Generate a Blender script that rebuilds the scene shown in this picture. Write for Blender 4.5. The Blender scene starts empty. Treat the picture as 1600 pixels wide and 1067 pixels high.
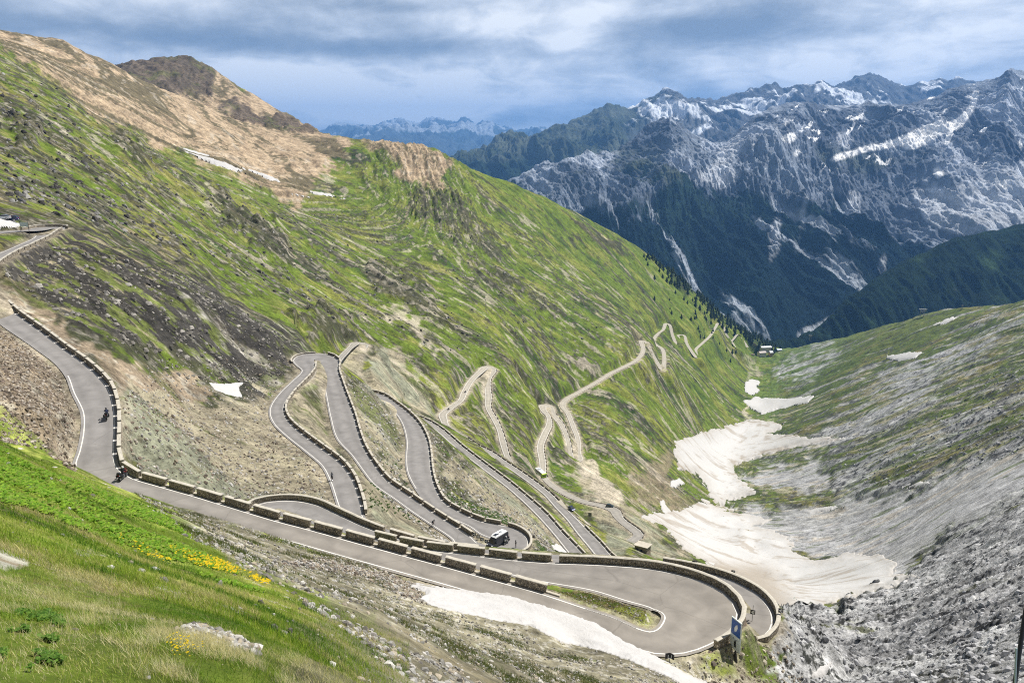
import bpy, bmesh, math, random
import numpy as np
from mathutils import Vector
random.seed(7); rng = np.random.default_rng(11)
R = math.radians
sc = bpy.context.scene
COL = sc.collection

# ------------------------------------------------------------------ camera, sky, sun, exposure
F, CX, CY, PITCH = 1240.0, 800.0, 533.5, R(13.7)
cam_d = bpy.data.cameras.new("camera"); cam = bpy.data.objects.new("camera", cam_d); COL.objects.link(cam)
cam.location = (0, 0, 0); cam.rotation_euler = (R(90) - PITCH, 0, 0)
cam_d.sensor_width = 36; cam_d.lens = 36 * F / 1600; cam_d.clip_start = 0.1; cam_d.clip_end = 150000
sc.camera = cam
SUN_EL, SUN_AZ = R(56), R(30)            # azimuth measured from +x towards +y
sd = Vector((math.cos(SUN_EL) * math.cos(SUN_AZ), math.cos(SUN_EL) * math.sin(SUN_AZ), math.sin(SUN_EL)))
sun_d = bpy.data.lights.new("sun", 'SUN'); sun = bpy.data.objects.new("sun", sun_d); COL.objects.link(sun)
sun.rotation_euler = sd.to_track_quat('Z', 'Y').to_euler(); sun_d.energy = 4.9; sun_d.angle = R(0.5); sun_d.color = (1, 0.955, 0.88)
sc.view_settings.view_transform = 'Standard'; sc.view_settings.look = 'None'
sc.view_settings.exposure = 0.58; sc.view_settings.gamma = 1
try:
    sc.cycles.use_denoising = False; sc.cycles.use_adaptive_sampling = False; sc.cycles.filter_width = 1.1; sc.cycles.volume_bounces = 1; sc.cycles.max_bounces = 6; sc.cycles.diffuse_bounces = 2
except Exception: pass

class NT:
    """small node-tree helper"""
    def __init__(s, tree): s.t = tree; s.n = tree.nodes; s.l = tree.links; s.n.clear()
    def new(s, kind, **kw):
        nd = s.n.new(kind)
        ins = kw.pop('ins', {})
        for k, v in kw.items(): setattr(nd, k, v)
        for k, v in ins.items():
            if isinstance(v, bpy.types.NodeSocket): s.l.new(v, nd.inputs[k])
            else: nd.inputs[k].default_value = v
        return nd
    def math(s, op, a, b=None, clamp=False):
        nd = s.n.new('ShaderNodeMath'); nd.operation = op; nd.use_clamp = clamp
        for i, v in enumerate((a, b)):
            if v is None: continue
            if isinstance(v, bpy.types.NodeSocket): s.l.new(v, nd.inputs[i])
            else: nd.inputs[i].default_value = v
        return nd.outputs[0]
    def ramp(s, fac, stops, interp='LINEAR'):
        nd = s.n.new('ShaderNodeValToRGB'); s.l.new(fac, nd.inputs[0]); cr = nd.color_ramp; cr.interpolation = interp
        while len(cr.elements) < len(stops): cr.elements.new(0.5)
        for e, (p, c) in zip(cr.elements, stops):
            e.position = p; e.color = (c, c, c, 1) if not hasattr(c, '__len__') else (*c[:3], 1)
        return nd.outputs[0]
    def mix(s, fac, a, b, mode='MIX'):
        nd = s.n.new('ShaderNodeMix'); nd.data_type = 'RGBA'; nd.blend_type = mode
        for i, v in ((0, fac), (6, a), (7, b)):
            if isinstance(v, bpy.types.NodeSocket): s.l.new(v, nd.inputs[i])
            else: nd.inputs[i].default_value = v if i == 0 else (*v[:3], 1)
        return nd.outputs[2]
    def noise(s, vec, scale, detail=4, rough=0.55, dist=0.0):
        nd = s.n.new('ShaderNodeTexNoise'); s.l.new(vec, nd.inputs['Vector'])
        nd.inputs['Scale'].default_value = scale; nd.inputs['Detail'].default_value = detail
        nd.inputs['Roughness'].default_value = rough; nd.inputs['Distortion'].default_value = dist
        return nd.outputs[0]

world = bpy.data.worlds.new("World"); sc.world = world; world.use_nodes = True
def build_world():
    w = NT(world.node_tree)
    sky = w.new('ShaderNodeTexSky', sky_type='NISHITA', sun_disc=False)
    sky.sun_elevation = SUN_EL; sky.sun_rotation = R(90) - SUN_AZ; sky.altitude = 2700; sky.air_density = 1.0; sky.dust_density = 0.6
    co = w.new('ShaderNodeTexCoord').outputs['Generated']
    sep = w.new('ShaderNodeSeparateXYZ', ins={0: co})
    zz = w.math('ADD', w.math('MAXIMUM', sep.outputs[2], 0.0), 0.2)
    cxx = w.math('DIVIDE', sep.outputs[0], zz); cyy = w.math('DIVIDE', sep.outputs[1], zz)
    pl = w.new('ShaderNodeCombineXYZ', ins={0: cxx, 1: w.math('MULTIPLY', cyy, 0.9), 2: 0.0}).outputs[0]
    n1 = w.noise(pl, 1.1, 7, 0.52, 0.35)
    n2 = w.noise(pl, 4.2, 8, 0.6, 0.5)
    n3 = w.noise(co, 16.0, 7, 0.6, 0.3)
    m = w.math('ADD', w.math('MULTIPLY', n1, 0.60), w.math('ADD', w.math('MULTIPLY', n2, 0.25), w.math('MULTIPLY', n3, 0.15)))
    def spot(px, py, rx, ry, amp):
        az = math.atan((px - CX) / F); el = math.atan((CY - py) / F) - PITCH
        a = w.math('SUBTRACT', w.math('ARCTAN2', sep.outputs[0], sep.outputs[1]), az)
        e = w.math('SUBTRACT', w.math('ARCSINE', sep.outputs[2]), el)
        a = w.math('DIVIDE', a, rx / F); e = w.math('DIVIDE', e, ry / F)
        q = w.math('ADD', w.math('MULTIPLY', a, a), w.math('MULTIPLY', e, e))
        return w.math('MULTIPLY', w.math('EXPONENT', w.math('MULTIPLY', q, -1.0)), amp)
    for args in SKY_SPOTS: m = w.math('ADD', m, spot(*args))
    m = w.math('ADD', w.math('MULTIPLY', w.math('SUBTRACT', m, .5), 1.7), .5)
    cl = w.ramp(m, [(0.22, (0.235, 0.28, 0.335)), (0.34, (0.34, 0.385, 0.435)), (0.43, (0.50, 0.54, 0.58)), (0.52, (0.70, 0.74, 0.78)), (0.66, (1.15, 1.15, 1.12))])
    # clear blue low over the far range
    lowb = w.ramp(sep.outputs[2], [(0.0, 1.0), (0.05, 0.25), (0.11, 0.0)])
    cl = w.mix(w.math('MULTIPLY', lowb, 0.2), cl, (0.24, 0.36, 0.50))
    skyc = w.mix(1.0, sky.outputs[0], (0.085, 0.085, 0.085), 'MULTIPLY')
    lp = w.mix(0.86, skyc, cl)
    lp = w.mix(1.0, lp, w.ramp(sep.outputs[2], [(.30, 1.0), (.6, .28)]), 'MULTIPLY')  # sky overhead, out of view, dimmed to cut the fill light
    bg = w.new('ShaderNodeBackground', ins={0: lp, 1: 0.74})
    out = w.new('ShaderNodeOutputWorld', ins={0: bg.outputs[0]})
SKY_SPOTS = [(740, 20, 90, 30, .10), (880, 70, 45, 22, .10), (690, 175, 150, 20, .14), (520, 165, 90, 34, .15), (640, 125, 260, 26, .09), (420, 120, 90, 20, .06), (980, 150, 120, 20, .05), (1530, 70, 120, 14, .07),
             (1080, 48, 140, 20, -.17), (520, 78, 260, 15, -.17), (180, 62, 260, 15, -.13), (600, 10, 160, 12, -.10), (1400, 110, 160, 14, -.02),
             (820, 185, 60, 14, -.10), (1280, 60, 90, 14, -.06), (420, 130, 100, 22, .05), (900, 20, 50, 16, .08), (350, 40, 200, 12, -.05), (1200, 90, 200, 20, .03)]
build_world()

# ------------------------------------------------------------------ geometry helpers
sp, cp = math.sin(PITCH), math.cos(PITCH)
def ray(px, py):
    a = (px - CX) / F; v = (CY - py) / F
    return np.array([a, cp + v * sp, -sp + v * cp])
def at_D(px, py, D): r = ray(px, py); return r * (D / r[1])
def at_z(px, py, z): r = ray(px, py); return r * (z / r[2])
def to_px(x, y, z):
    dep = y * cp - z * sp
    return CX + F * x / dep, CY - F * (y * sp + z * cp) / dep

_perm = np.random.default_rng(5).permutation(4096).astype(np.int32)
_gang = np.random.default_rng(6).uniform(0, 2 * np.pi, 4096)
_gx, _gy = np.cos(_gang).astype(np.float32), np.sin(_gang).astype(np.float32)
def perlin(x, y, seed=0):
    x = np.asarray(x, np.float64) + seed * 37.17; y = np.asarray(y, np.float64) + seed * 91.73
    xi = np.floor(x).astype(np.int64); yi = np.floor(y).astype(np.int64)
    xf = (x - xi).astype(np.float32); yf = (y - yi).astype(np.float32)
    u = xf * xf * xf * (xf * (xf * 6 - 15) + 10); v = yf * yf * yf * (yf * (yf * 6 - 15) + 10)
    def g(ix, iy, fx, fy):
        h = _perm[(ix + _perm[iy & 4095]) & 4095]
        return _gx[h] * fx + _gy[h] * fy
    a = g(xi, yi, xf, yf); b = g(xi + 1, yi, xf - 1, yf); c = g(xi, yi + 1, xf, yf - 1); d = g(xi + 1, yi + 1, xf - 1, yf - 1)
    return 1.4 * ((a + (b - a) * u) * (1 - v) + (c + (d - c) * u) * v)
def fbm(x, y, octv=4, seed=0, gain=0.5, lac=2.03):
    s = 0; a = 1.0; t = 0
    for i in range(octv):
        s = s + a * perlin(x, y, seed + i * 3); t += a; a *= gain; x = x * lac; y = y * lac
    return s / t
def ridged(x, y, octv=4, seed=0, gain=0.5, lac=2.07):
    s = 0; a = 1.0; t = 0; w = 1.0
    for i in range(octv):
        r = (1 - np.abs(perlin(x, y, seed + i * 5))) ** 2
        s = s + a * r * w; w = np.clip(r * 1.6, 0, 1); t += a; a *= gain; x = x * lac; y = y * lac
    return s / t
def sstep(a, b, x): t = np.clip((x - a) / (b - a), 0, 1); return t * t * (3 - 2 * t)

def tag(o, label=None, cat=None, group=None, kind=None):
    for k, v in (('label', label), ('category', cat), ('group', group), ('kind', kind)):
        if v: o[k] = v
    return o
def mesh_np(name, verts, faces, mat=None, parent=None, smooth=True, color=None):
    """verts Nx3, faces Mx3 or Mx4 arrays"""
    me = bpy.data.meshes.new(name); verts = np.ascontiguousarray(verts, np.float32); faces = np.ascontiguousarray(faces, np.int32)
    k = faces.shape[1]
    me.vertices.add(len(verts)); me.vertices.foreach_set('co', verts.ravel())
    me.loops.add(faces.size); me.loops.foreach_set('vertex_index', faces.ravel())
    me.polygons.add(len(faces)); me.polygons.foreach_set('loop_start', np.arange(0, faces.size, k, dtype=np.int32))
    me.polygons.foreach_set('loop_total', np.full(len(faces), k, np.int32))
    me.polygons.foreach_set('use_smooth', np.full(len(faces), smooth, bool))
    if color is not None:
        at = me.color_attributes.new('albedo', 'FLOAT_COLOR', 'POINT')
        c4 = np.ones((len(verts), 4), np.float32); c4[:, :color.shape[1]] = color; at.data.foreach_set('color', c4.ravel())
    me.update(calc_edges=True)
    o = bpy.data.objects.new(name, me); COL.objects.link(o)
    for m in (mat if isinstance(mat, (list, tuple)) else [mat]):
        if m: me.materials.append(m)
    if parent: o.parent = parent
    return o

# ------------------------------------------------------------------ the road, traced station by station
# station: (lx,ly, rx,ry) the two edges, or (cx,cy,'c',width); z keys by station name
W = 'c'
ROAD = [
 (-70,468,-58,446,{'z':-31}), (-30,485,-20,464), (0,503,10,484), (24,521,36,502), (50,539,62,520), (72,556,90,540), (90,571,116,557), (105,592,145,578), (114,620,168,601),
 (126,650,181,635), (125,680,184,665), (118,712,184,692), (113,735,183,717), (130,752,188,732), (175,764,204,748), (207,772,227,757),
 (267,787,287,776), (333,808,352,795), (400,831,418,813), (462,847,480,830), (534,866,550,851), (601,883,618,871), (665,903,690,888), (741,925,760,907),
 (825,948,842,931), (900,971,915,957), (950,989,960,971), (990,1012,985,979), (1030,1026,1008,984), (1075,1024,1021,982), (1115,1009,1028,974),
 (1150,980,1028,967,{'z':-52}), (1157,957,1023,957), (1143,933,1010,947), (1100,910,985,941), (1035,893,955,936), (968,886,905,922), (868,880,835,910), (790,874,770,895),
 (720,879,W,5.0), (660,872,W,5), (600,860,W,5), (540,844,W,5), (480,827,W,5), (430,812,W,5), (404,803,W,5), (414,796,W,5.5), (445,794,W,6,{'z':-58}), (475,799,W,6), (505,811,W,5.5), (545,829,W,5.2),
 (590,846,W,5), (640,861,W,5), (700,872,W,5), (790,881,W,5), (868,887,W,5), (968,893,W,5), (1060,905,W,4.5), (1105,921,W,4.5), (1132,946,W,4.5), (1146,972,W,5), (1158,986,W,6,{'z':-60}),
 (1172,974,W,6), (1172,955,W,6.2), (1157,936,W,6.2), (1130,919,W,5.6), (1090,905,W,5), (1030,894,W,5), (968,887,W,5), (868,880,W,5), (790,874,W,5), (700,866,W,5), (640,852,W,5), (600,842,W,5.5),
 (535,813,577,819,{'z':-64}), (525,788,567,788), (513,752,554,751), (500,728,534,724), (477,704,498,700), (450,682,467,677), (430,664,450,660), (421,647,444,645), (423,635,446,631), (437,616,460,610),
 (455,598,477,594), (472,582,489,577), (477,570,W,6.5), (474,563,W,7.5), (483,558,W,9,{'z':-72}), (497,559,W,10), (509,567,W,9.5), (499,580,529,578), (504,600,537,604), (509,625,546,628), (514,650,555,652), (522,680,567,688),
 (540,702,583,718), (560,726,598,744), (580,750,613,762), (610,772,642,781), (640,795,672,801), (672,820,705,819), (702,842,737,838), (733,855,W,5.5), (757,862,W,6), (778,861,W,7), (796,854,W,8,{'z':-83}), (798,844,W,8),
 (787,835,W,7.5), (765,828,W,6.5), (738,827,748,812), (703,809,722,803), (668,789,699,789), (646,760,683,764), (635,738,675,735), (633,715,673,713), (634,690,669,690), (627,662,657,666), (616,645,639,646), (600,629,619,632),
 (584,617,600,621), (571,614,W,5,{'z':-95}), (553,607,W,5), (540,596,W,5), (530,580,W,5), (523,567,530,570), (535,550,542,556), (546,540,553,545), (559,537,W,7,{'z':-122}), (568,540,W,7), (560,549,567,550), (557,560,565,560), (554,574,563,574), (550,592,562,592),
 (549,602,563,604), (565,618,W,5), (585,630,W,5), (612,641,W,5), (640,650,W,5,{'z':-138}), (660,658,669,659), (680,671,692,673), (710,698,724,700), (730,714,745,716), (750,730,767,732), (784,756,802,758), (810,778,828,780),
 (834,802,856,804), (861,832,883,835), (888,866,916,869,{'z':-150}), (908,890,940,893), (950,905,W,5), (970,898,W,6), (960,882,W,6), (930,868,958,870,{'z':-154}), (915,850,942,852), (899,831,922,832), (883,810,903,812), (864,790,881,791),
 (847,771,863,773), (808,741,824,744), (780,722,794,724), (758,707,768,706), (744,698,W,5), (728,687,W,5,{'z':-170}), (712,677,W,5), (692,666,704,667), (687,655,700,657), (686,646,698,650), (700,635,706,642), (716,624,723,629), (721,612,730,616), (732,594,740,598), (748,578,756,583),
 (761,574,W,8,{'z':-190}), (769,578,W,8), (757,592,768,592), (757,606,767,606), (758,620,769,622), (758,636,768,638), (768,656,778,656), (776,672,785,672), (780,690,791,690), (787,712,798,715,{'z':-203}),
 (806,738,W,5), (835,765,W,5), (880,800,W,5), (930,835,W,5), (965,852,W,5), (985,846,W,5), (998,836,W,6,{'z':-213}), (988,826,W,6), (973,815,W,5.5), (965,806,W,6), (961,798,W,7), (950,793,W,6.5), (935,789,W,5.5), (915,785,W,5), (890,775,W,5), (866,761,W,5),
 (846,746,857,749,{'z':-224}), (842,720,853,720), (839,697,850,699), (846,677,857,680), (853,663,863,666), (853,650,861,653), (849,641,W,6), (850,634,W,8,{'z':-245}), (858,636,W,8), (864,648,W,6), (870,660,878,658), (878,674,886,674), (884,692,892,692), (885,710,896,712),
 (893,719,W,8,{'z':-262}), (903,719,W,8), (902,708,W,6.5), (899,688,907,688), (892,668,900,668), (884,648,891,646), (879,634,W,6.5), (883,626,W,6.5,{'z':-277}), (903,614,W,6.5), (930,599,W,6.5), (956,583,W,6.5), (979,572,W,6.5), (996,562,W,6.5), (1005,548,W,6.5), (1004,533,W,8,{'z':-302}),
 (1010,536,W,7), (1018,552,W,6.5), (1028,569,W,6.5), (1034,579,W,8,{'z':-332}), (1037,572,W,6.5), (1037,552,W,6.5), (1033,544,W,6.5), (1026,540,W,6.5), (1021,534,W,6.5), (1028,522,W,6.5), (1036,516,W,6.5), (1042,506,W,7.5,{'z':-357}),
 (1046,508,W,6.5), (1050,522,W,6.5), (1057,539,W,7,{'z':-380}), (1060,530,W,6.5), (1061,524,W,6.5), (1068,524,W,6.5), (1073,537,W,6.5), (1081,550,W,6.5), (1088,559,W,8,{'z':-415}), (1087,547,W,7), (1096,538,W,7), (1109,526,W,7), (1118,512,W,7), (1124,506,W,8,{'z':-455}),
 (1130,511,W,7), (1134,522,W,7,{'z':-474}), (1143,534,W,7,{'z':-492}), (1150,543,W,7), (1158,550,W,7,{'z':-525}), (1171,555,W,7,{'z':-540}), (1182,557,W,7,{'z':-575})]
ROAD2 = [(1143,534,W,5,{'z':-492}), (1148,528,W,6), (1152,523,W,6,{'z':-486}), (1158,528,W,6), (1163,535,W,6), (1168,543,W,7,{'z':-526})]
ROAD0 = [(-60,440,-52,446,{'z':-27}), (-30,418,-22,422), (0,399,7,403), (32,383,44,387), (58,370,70,375), (76,361,W,6.5), (84,358,W,7.5,{'z':-25}), (74,357,W,7), (50,361,W,6.5), (25,362,W,6.5), (0,364,W,6.5), (-40,366,W,6.5,{'z':-23.5})]
def solve(road):
    n = len(road); zk = [(i, s[-1]['z']) for i, s in enumerate(road) if isinstance(s[-1], dict)]
    t = np.arange(n, dtype=float)
    for it in range(12):
        z = np.interp(t, [t[i] for i, _ in zk], [v for _, v in zk])
        c = np.zeros((n, 3)); hw = np.zeros(n); ed = {}
        for i, s in enumerate(road):
            if s[2] == W: c[i] = at_z(s[0], s[1], z[i]); hw[i] = s[3] / 2
            else:
                a, b = at_z(s[0], s[1], z[i]), at_z(s[2], s[3], z[i]); c[i] = (a + b) / 2; ed[i] = b - a
        d = np.gradient(c[:, :2], axis=0); d /= np.linalg.norm(d, axis=1)[:, None] + 1e-9
        for i, e in ed.items(): hw[i] = max(2.1, 0.5 * abs(d[i, 0] * e[1] - d[i, 1] * e[0]))
        t = 0.5 * t + 0.5 * np.concatenate([[0], np.cumsum(np.linalg.norm(np.diff(c[:, :2], axis=0), axis=1))])
    return c, hw
def catmull(c, hw):
    P = np.column_stack([c, hw]); P = np.vstack([2 * P[0] - P[1], P, 2 * P[-1] - P[-2]]); out = []
    src = []
    for i in range(1, len(P) - 2):
        p0, p1, p2, p3 = P[i - 1:i + 3]
        L = np.linalg.norm(p2[:2] - p1[:2]); k = max(2, int(L / max(1.0, 0.006 * p1[1])))
        t0 = 0; al = .5
        t1 = t0 + max(np.linalg.norm(p1[:2] - p0[:2]), 1e-3) ** al; t2 = t1 + max(np.linalg.norm(p2[:2] - p1[:2]), 1e-3) ** al; t3 = t2 + max(np.linalg.norm(p3[:2] - p2[:2]), 1e-3) ** al
        for j in range(k):
            t = t1 + (t2 - t1) * j / k
            A1 = (t1 - t) / (t1 - t0) * p0 + (t - t0) / (t1 - t0) * p1; A2 = (t2 - t) / (t2 - t1) * p1 + (t - t1) / (t2 - t1) * p2; A3 = (t3 - t) / (t3 - t2) * p2 + (t - t2) / (t3 - t2) * p3
            B1 = (t2 - t) / (t2 - t0) * A1 + (t - t0) / (t2 - t0) * A2; B2 = (t3 - t) / (t3 - t1) * A2 + (t - t1) / (t3 - t1) * A3
            out.append((t2 - t) / (t2 - t1) * B1 + (t - t1) / (t2 - t1) * B2); src.append(i - 1 + j / k)
    out.append(P[-2]); src.append(len(P) - 3.0)
    return np.array(out), np.array(src)
roads = []
for rd in (ROAD, ROAD2, ROAD0):
    c, hw = solve(rd); P, src = catmull(c, hw)
    d = np.gradient(P[:, :2], axis=0); d /= np.linalg.norm(d, axis=1)[:, None] + 1e-9
    nrm = np.column_stack([-d[:, 1], d[:, 0]])
    roads.append(dict(P=P, src=src, d=d, n=nrm))
def smooth_dir(rd):
    pass

# ------------------------------------------------------------------ terrain control points (px, py, forward distance)
CTRL = [
 # foreground slope
 (-500,1067,2.6),(-500,900,4),(0,1067,4.5),(200,1067,5),(400,1067,6),(560,1067,9),(700,1067,22),(850,1067,42),(1000,1067,60),(1100,1062,71),(1200,1067,76),
 (-300,900,6),(0,950,8),(0,850,13.5),(0,760,22),(0,690,36),(-200,640,34),(-400,600,30),(60,712,47),(110,737,62),(160,757,76),(200,770,86),
 (200,950,10.5),(400,950,17),(600,960,36),(200,860,24),(300,820,52),(400,860,66),(500,900,62),(620,960,50),(700,1000,45),(800,1040,47),(640,912,80),(750,950,76),(900,1010,73),(100,790,24),(130,760,40),
 # left gravel behind the crest, below N
 (0,640,95),(60,660,97),(80,600,118),(20,540,140),(-100,600,100),(-100,520,140),
 # hill between N start and the pass hairpin
 (0,440,178),(60,430,195),(120,400,225),(200,430,232),(100,480,178),(200,560,165),(200,500,196),(300,470,245),(300,560,205),(300,640,178),(355,607,203),(250,700,143),(220,650,140),(400,520,258),(400,600,232),(300,740,130),(360,700,155),(430,700,170),(400,755,139),(460,740,150),(450,545,285),(440,600,236),
 # slope above the pass hairpin
 (0,325,268),(60,340,275),(110,348,290),(-150,300,240),(0,200,470),(0,270,340),(100,300,390),(100,200,600),(-300,150,420),(0,75,900),(-200,0,800),
 (200,300,500),(200,400,330),(300,400,440),(350,470,400),(100,150,820),(200,205,900),(350,270,980),(450,320,1040),(300,340,600),(400,400,620),(450,480,480),(500,400,780),(500,350,950),(520,520,450),(600,400,950),(600,340,1180),
 # behind the green crest: hollow then brown slope
 (60,100,1150),(200,170,1200),(350,245,1180),(450,290,1200),(0,50,1350),(100,62,1450),(170,100,1500),(-200,20,1300),(250,138,1560),(320,165,1600),(400,205,1600),(480,230,1600),(300,230,1250),(400,240,1400),(550,260,1450),(540,310,1250),
 # far peak
 (190,102,2250),(240,95,2300),(285,88,2350),(320,98,2330),(360,125,2250),(400,150,2200),(450,182,2150),(500,207,2100),(300,140,2050),(380,180,1950),(430,200,1900),
 # skyline of the valley side
 (540,214,1750),(600,220,1650),(650,222,1560),(680,235,1530),(720,260,1500),(800,284,1680),(850,305,1780),(900,330,1880),(950,357,1980),(1000,385,2060),(1060,430,2130),(1100,462,2180),(1130,490,2250),(1165,518,2330),(1190,533,2400),
 (650,290,1380),(560,360,1080),(650,360,1130),(700,300,1330),(760,340,1380),(700,400,1040),(700,450,890),(800,400,1280),(800,450,1090),(800,500,910),(900,400,1560),(900,450,1300),(900,500,1100),(900,560,1000),(1000,450,1680),(1000,500,1390),(1090,480,2020),(1060,480,1820),(1110,500,2080),(1140,512,2150),
 (600,480,720),(650,540,600),(600,560,560),(700,540,680),(720,580,640),(800,560,730),(830,600,740),(820,680,610),(840,620,720),(640,600,500),
 (950,620,880),(1000,650,900),(1000,600,1050),(1050,620,1130),(1050,680,980),(1100,600,1400),(1100,650,1240),(950,700,700),(1000,750,690),(1050,760,760),(960,760,570),(1060,790,700),
 (1140,570,1880),(1140,620,1600),
 # valley floor with the snow
 (1190,565,2130),(1178,590,1950),(1180,605,1830),(1180,635,1620),(1165,650,1520),(1150,690,1290),(1110,710,1180),(1130,745,1010),(1125,780,880),(1060,820,640),(1120,830,680),(1180,850,620),(1200,880,560),(1280,900,500),(1200,930,450),(1150,900,470),(1080,860,500),(1020,810,600),
 (1020,850,420),(1060,875,360),(1120,890,320),(1170,910,300),(1215,945,260),(960,840,330),(980,865,280),
 # right flank
 (1225,985,150),(1245,1020,125),(1240,1067,92),(1210,1040,84),(1300,1067,118),(1400,1067,95),(1500,1067,78),(1600,1067,64),(1750,1067,48),(1600,950,120),(1500,960,140),(1400,980,170),(1300,985,205),(1260,965,240),(1350,940,260),(1450,925,240),(1420,900,330),(1600,860,190),(1750,850,150),(1500,870,290),
 (1380,870,480),(1300,850,600),(1240,810,720),(1400,820,560),(1500,800,430),(1600,800,310),(1600,740,450),(1750,700,430),(1500,740,590),(1400,760,680),(1300,760,820),(1200,770,860),(1230,720,1060),(1300,720,930),(1400,700,830),(1500,700,700),(1600,690,560),(1320,690,1050),(1250,670,1280),(1200,660,1430),
 (1300,640,1310),(1400,640,1090),(1500,640,890),(1600,630,740),(1270,620,1560),(1300,600,1560),(1400,590,1330),(1500,590,1090),(1600,580,920),(1230,590,1800),(1220,560,2080),(1300,560,1850),(1400,550,1600),(1500,540,1400),(1600,530,1180),(1750,520,1000),
 (1240,543,2250),(1270,535,2150),(1300,530,2080),(1340,520,2010),(1380,508,1950),(1440,492,1880),(1480,482,1820),(1505,480,1760),(1540,478,1640),(1600,470,1480),(1750,440,1300)]
# hidden ground: (u, D, z)
CTRL_Z = [(-1.1,1.2,-1.9),(-.5,1.2,-2.0),(0,1.2,-2.2),(.5,1.2,-2.6),(1.1,1.2,-3.2),(0,4,-6.2),(.35,4,-7.0),(.8,4,-8.0),(0,12,-13),(.2,12,-15),(.5,12,-16),(.9,12,-15),(.15,30,-27),(.4,30,-29),(.8,30,-28),(.25,50,-41),(.5,50,-42),
 (.3,1,-2.4),(-1.1,10,-3.2),(-1.1,100,-20),(-1.1,300,0),(-1.1,1000,230),(1.1,60,-30),(1.1,200,-60),(1.1,600,-120),(1.1,1200,-150),(1.1,1600,-250),
 (-.62,60,-31),(-.66,48,-26),(-.70,60,-32),
 (-.35,1080,-70),(-.45,1050,-20),(-.55,1000,15),(-.28,1110,-110),
 (-.5,1750,130),(-.42,1850,95),(-.35,1800,60),(-.5,2900,-100),(-.3,2900,-250),(-.7,2600,100),(-1.1,2600,200),(-.15,2400,-300),(-.05,2100,-330),(.05,2300,-450),(.15,2600,-600),(.22,2800,-760),
 (.3,2700,-800),(.35,2500,-720),(.42,2300,-620),(.5,2300,-620),(.6,2100,-560),(.66,1900,-450),(.8,1800,-400),(.1,3600,-950),(.3,3600,-980),(.5,3400,-960),(.8,3400,-960),(1.1,3400,-900),(-.3,4200,-700),(-.8,4200,-400)]
pts = []
for px, py, D in CTRL: p = at_D(px, py, D); pts.append((p[0] / p[1], D, p[2]))
pts += [(u, D, z) for u, D, z in CTRL_Z]
for rd in roads:
    P = rd['P']; last = None
    for q in P:
        if last is None or np.hypot(q[0] - last[0], q[1] - last[1]) > 0.035 * q[1]:
            pts.append((q[0] / q[1], q[1], q[2])); last = q
pts = np.array(pts)
# drop near-duplicates (hairpin legs that almost touch)
LS = 0.55
def rc(u, D): return np.stack([u, LS * np.log(D)], -1)
C = rc(pts[:, 0], pts[:, 1]); G = pts[:, 2] / pts[:, 1]
keep = []
for i in range(len(C)):
    if all(np.hypot(*(C[i] - C[j])) > 0.006 for j in keep): keep.append(i)
C, G = C[keep], G[keep]
def kern(A, B): d = A[:, None, :] - B[None]; return np.sqrt((d ** 2).sum(-1) + 1e-5)
K = np.zeros((len(C) + 3,) * 2)
lam = np.array([0.0003 if k >= len(CTRL) + len(CTRL_Z) else (0.012 if pts[k, 1] > 250 else 0.003) for k in keep])
K[:-3, :-3] = kern(C, C) - np.diag(lam); K[:-3, -3] = 1; K[:-3, -2:] = C; K[-3, :-3] = 1; K[-2:, :-3] = C.T
wts = np.linalg.solve(K, np.concatenate([G, [0, 0, 0]]))
def base_g(u, D):
    Q = rc(u, D); out = np.empty(len(Q))
    for i in range(0, len(Q), 20000):
        q = Q[i:i + 20000]; out[i:i + 20000] = kern(q, C) @ wts[:-3] + wts[-3] + q @ wts[-2:]
    return out
U0, U1, D0, D1 = -1.05, 1.0, 1.3, 3600.0
NU = 1500
_seg = [(1.3, 8, 150), (8, 60, 420), (60, 750, 1000), (750, 2450, 420), (2450, D1, 60)]
lg = np.concatenate([np.linspace(math.log(a), math.log(b), n, endpoint=False) for a, b, n in _seg] + [[math.log(D1)]]); ND = len(lg)
ug = np.linspace(U0, U1, NU)
cu = np.linspace(U0, U1, 300); cl_ = np.linspace(math.log(D0), math.log(D1), 360)
CU, CLG = np.meshgrid(cu, cl_); gb = base_g(CU.ravel(), np.exp(CLG.ravel())).reshape(CU.shape)
def lerp_axis(a, xs, xn):
    t = (xn - xs[0]) / (xs[1] - xs[0]); i = np.clip(np.floor(t).astype(int), 1, len(xs) - 3); f = (t - i)[:, None]
    p0, p1, p2, p3 = a[i - 1], a[i], a[i + 1], a[i + 2]
    return p1 + .5 * f * (p2 - p0 + f * (2 * p0 - 5 * p1 + 4 * p2 - p3 + f * (3 * (p1 - p2) + p3 - p0)))
gg = lerp_axis(lerp_axis(gb, cl_, lg).T, cu, ug).T            # ND x NU
UU, LL = np.meshgrid(ug, lg); DD = np.exp(LL)
X = UU * DD; Y = DD.copy(); Z = gg * DD
Zb = Z.copy()

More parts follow.
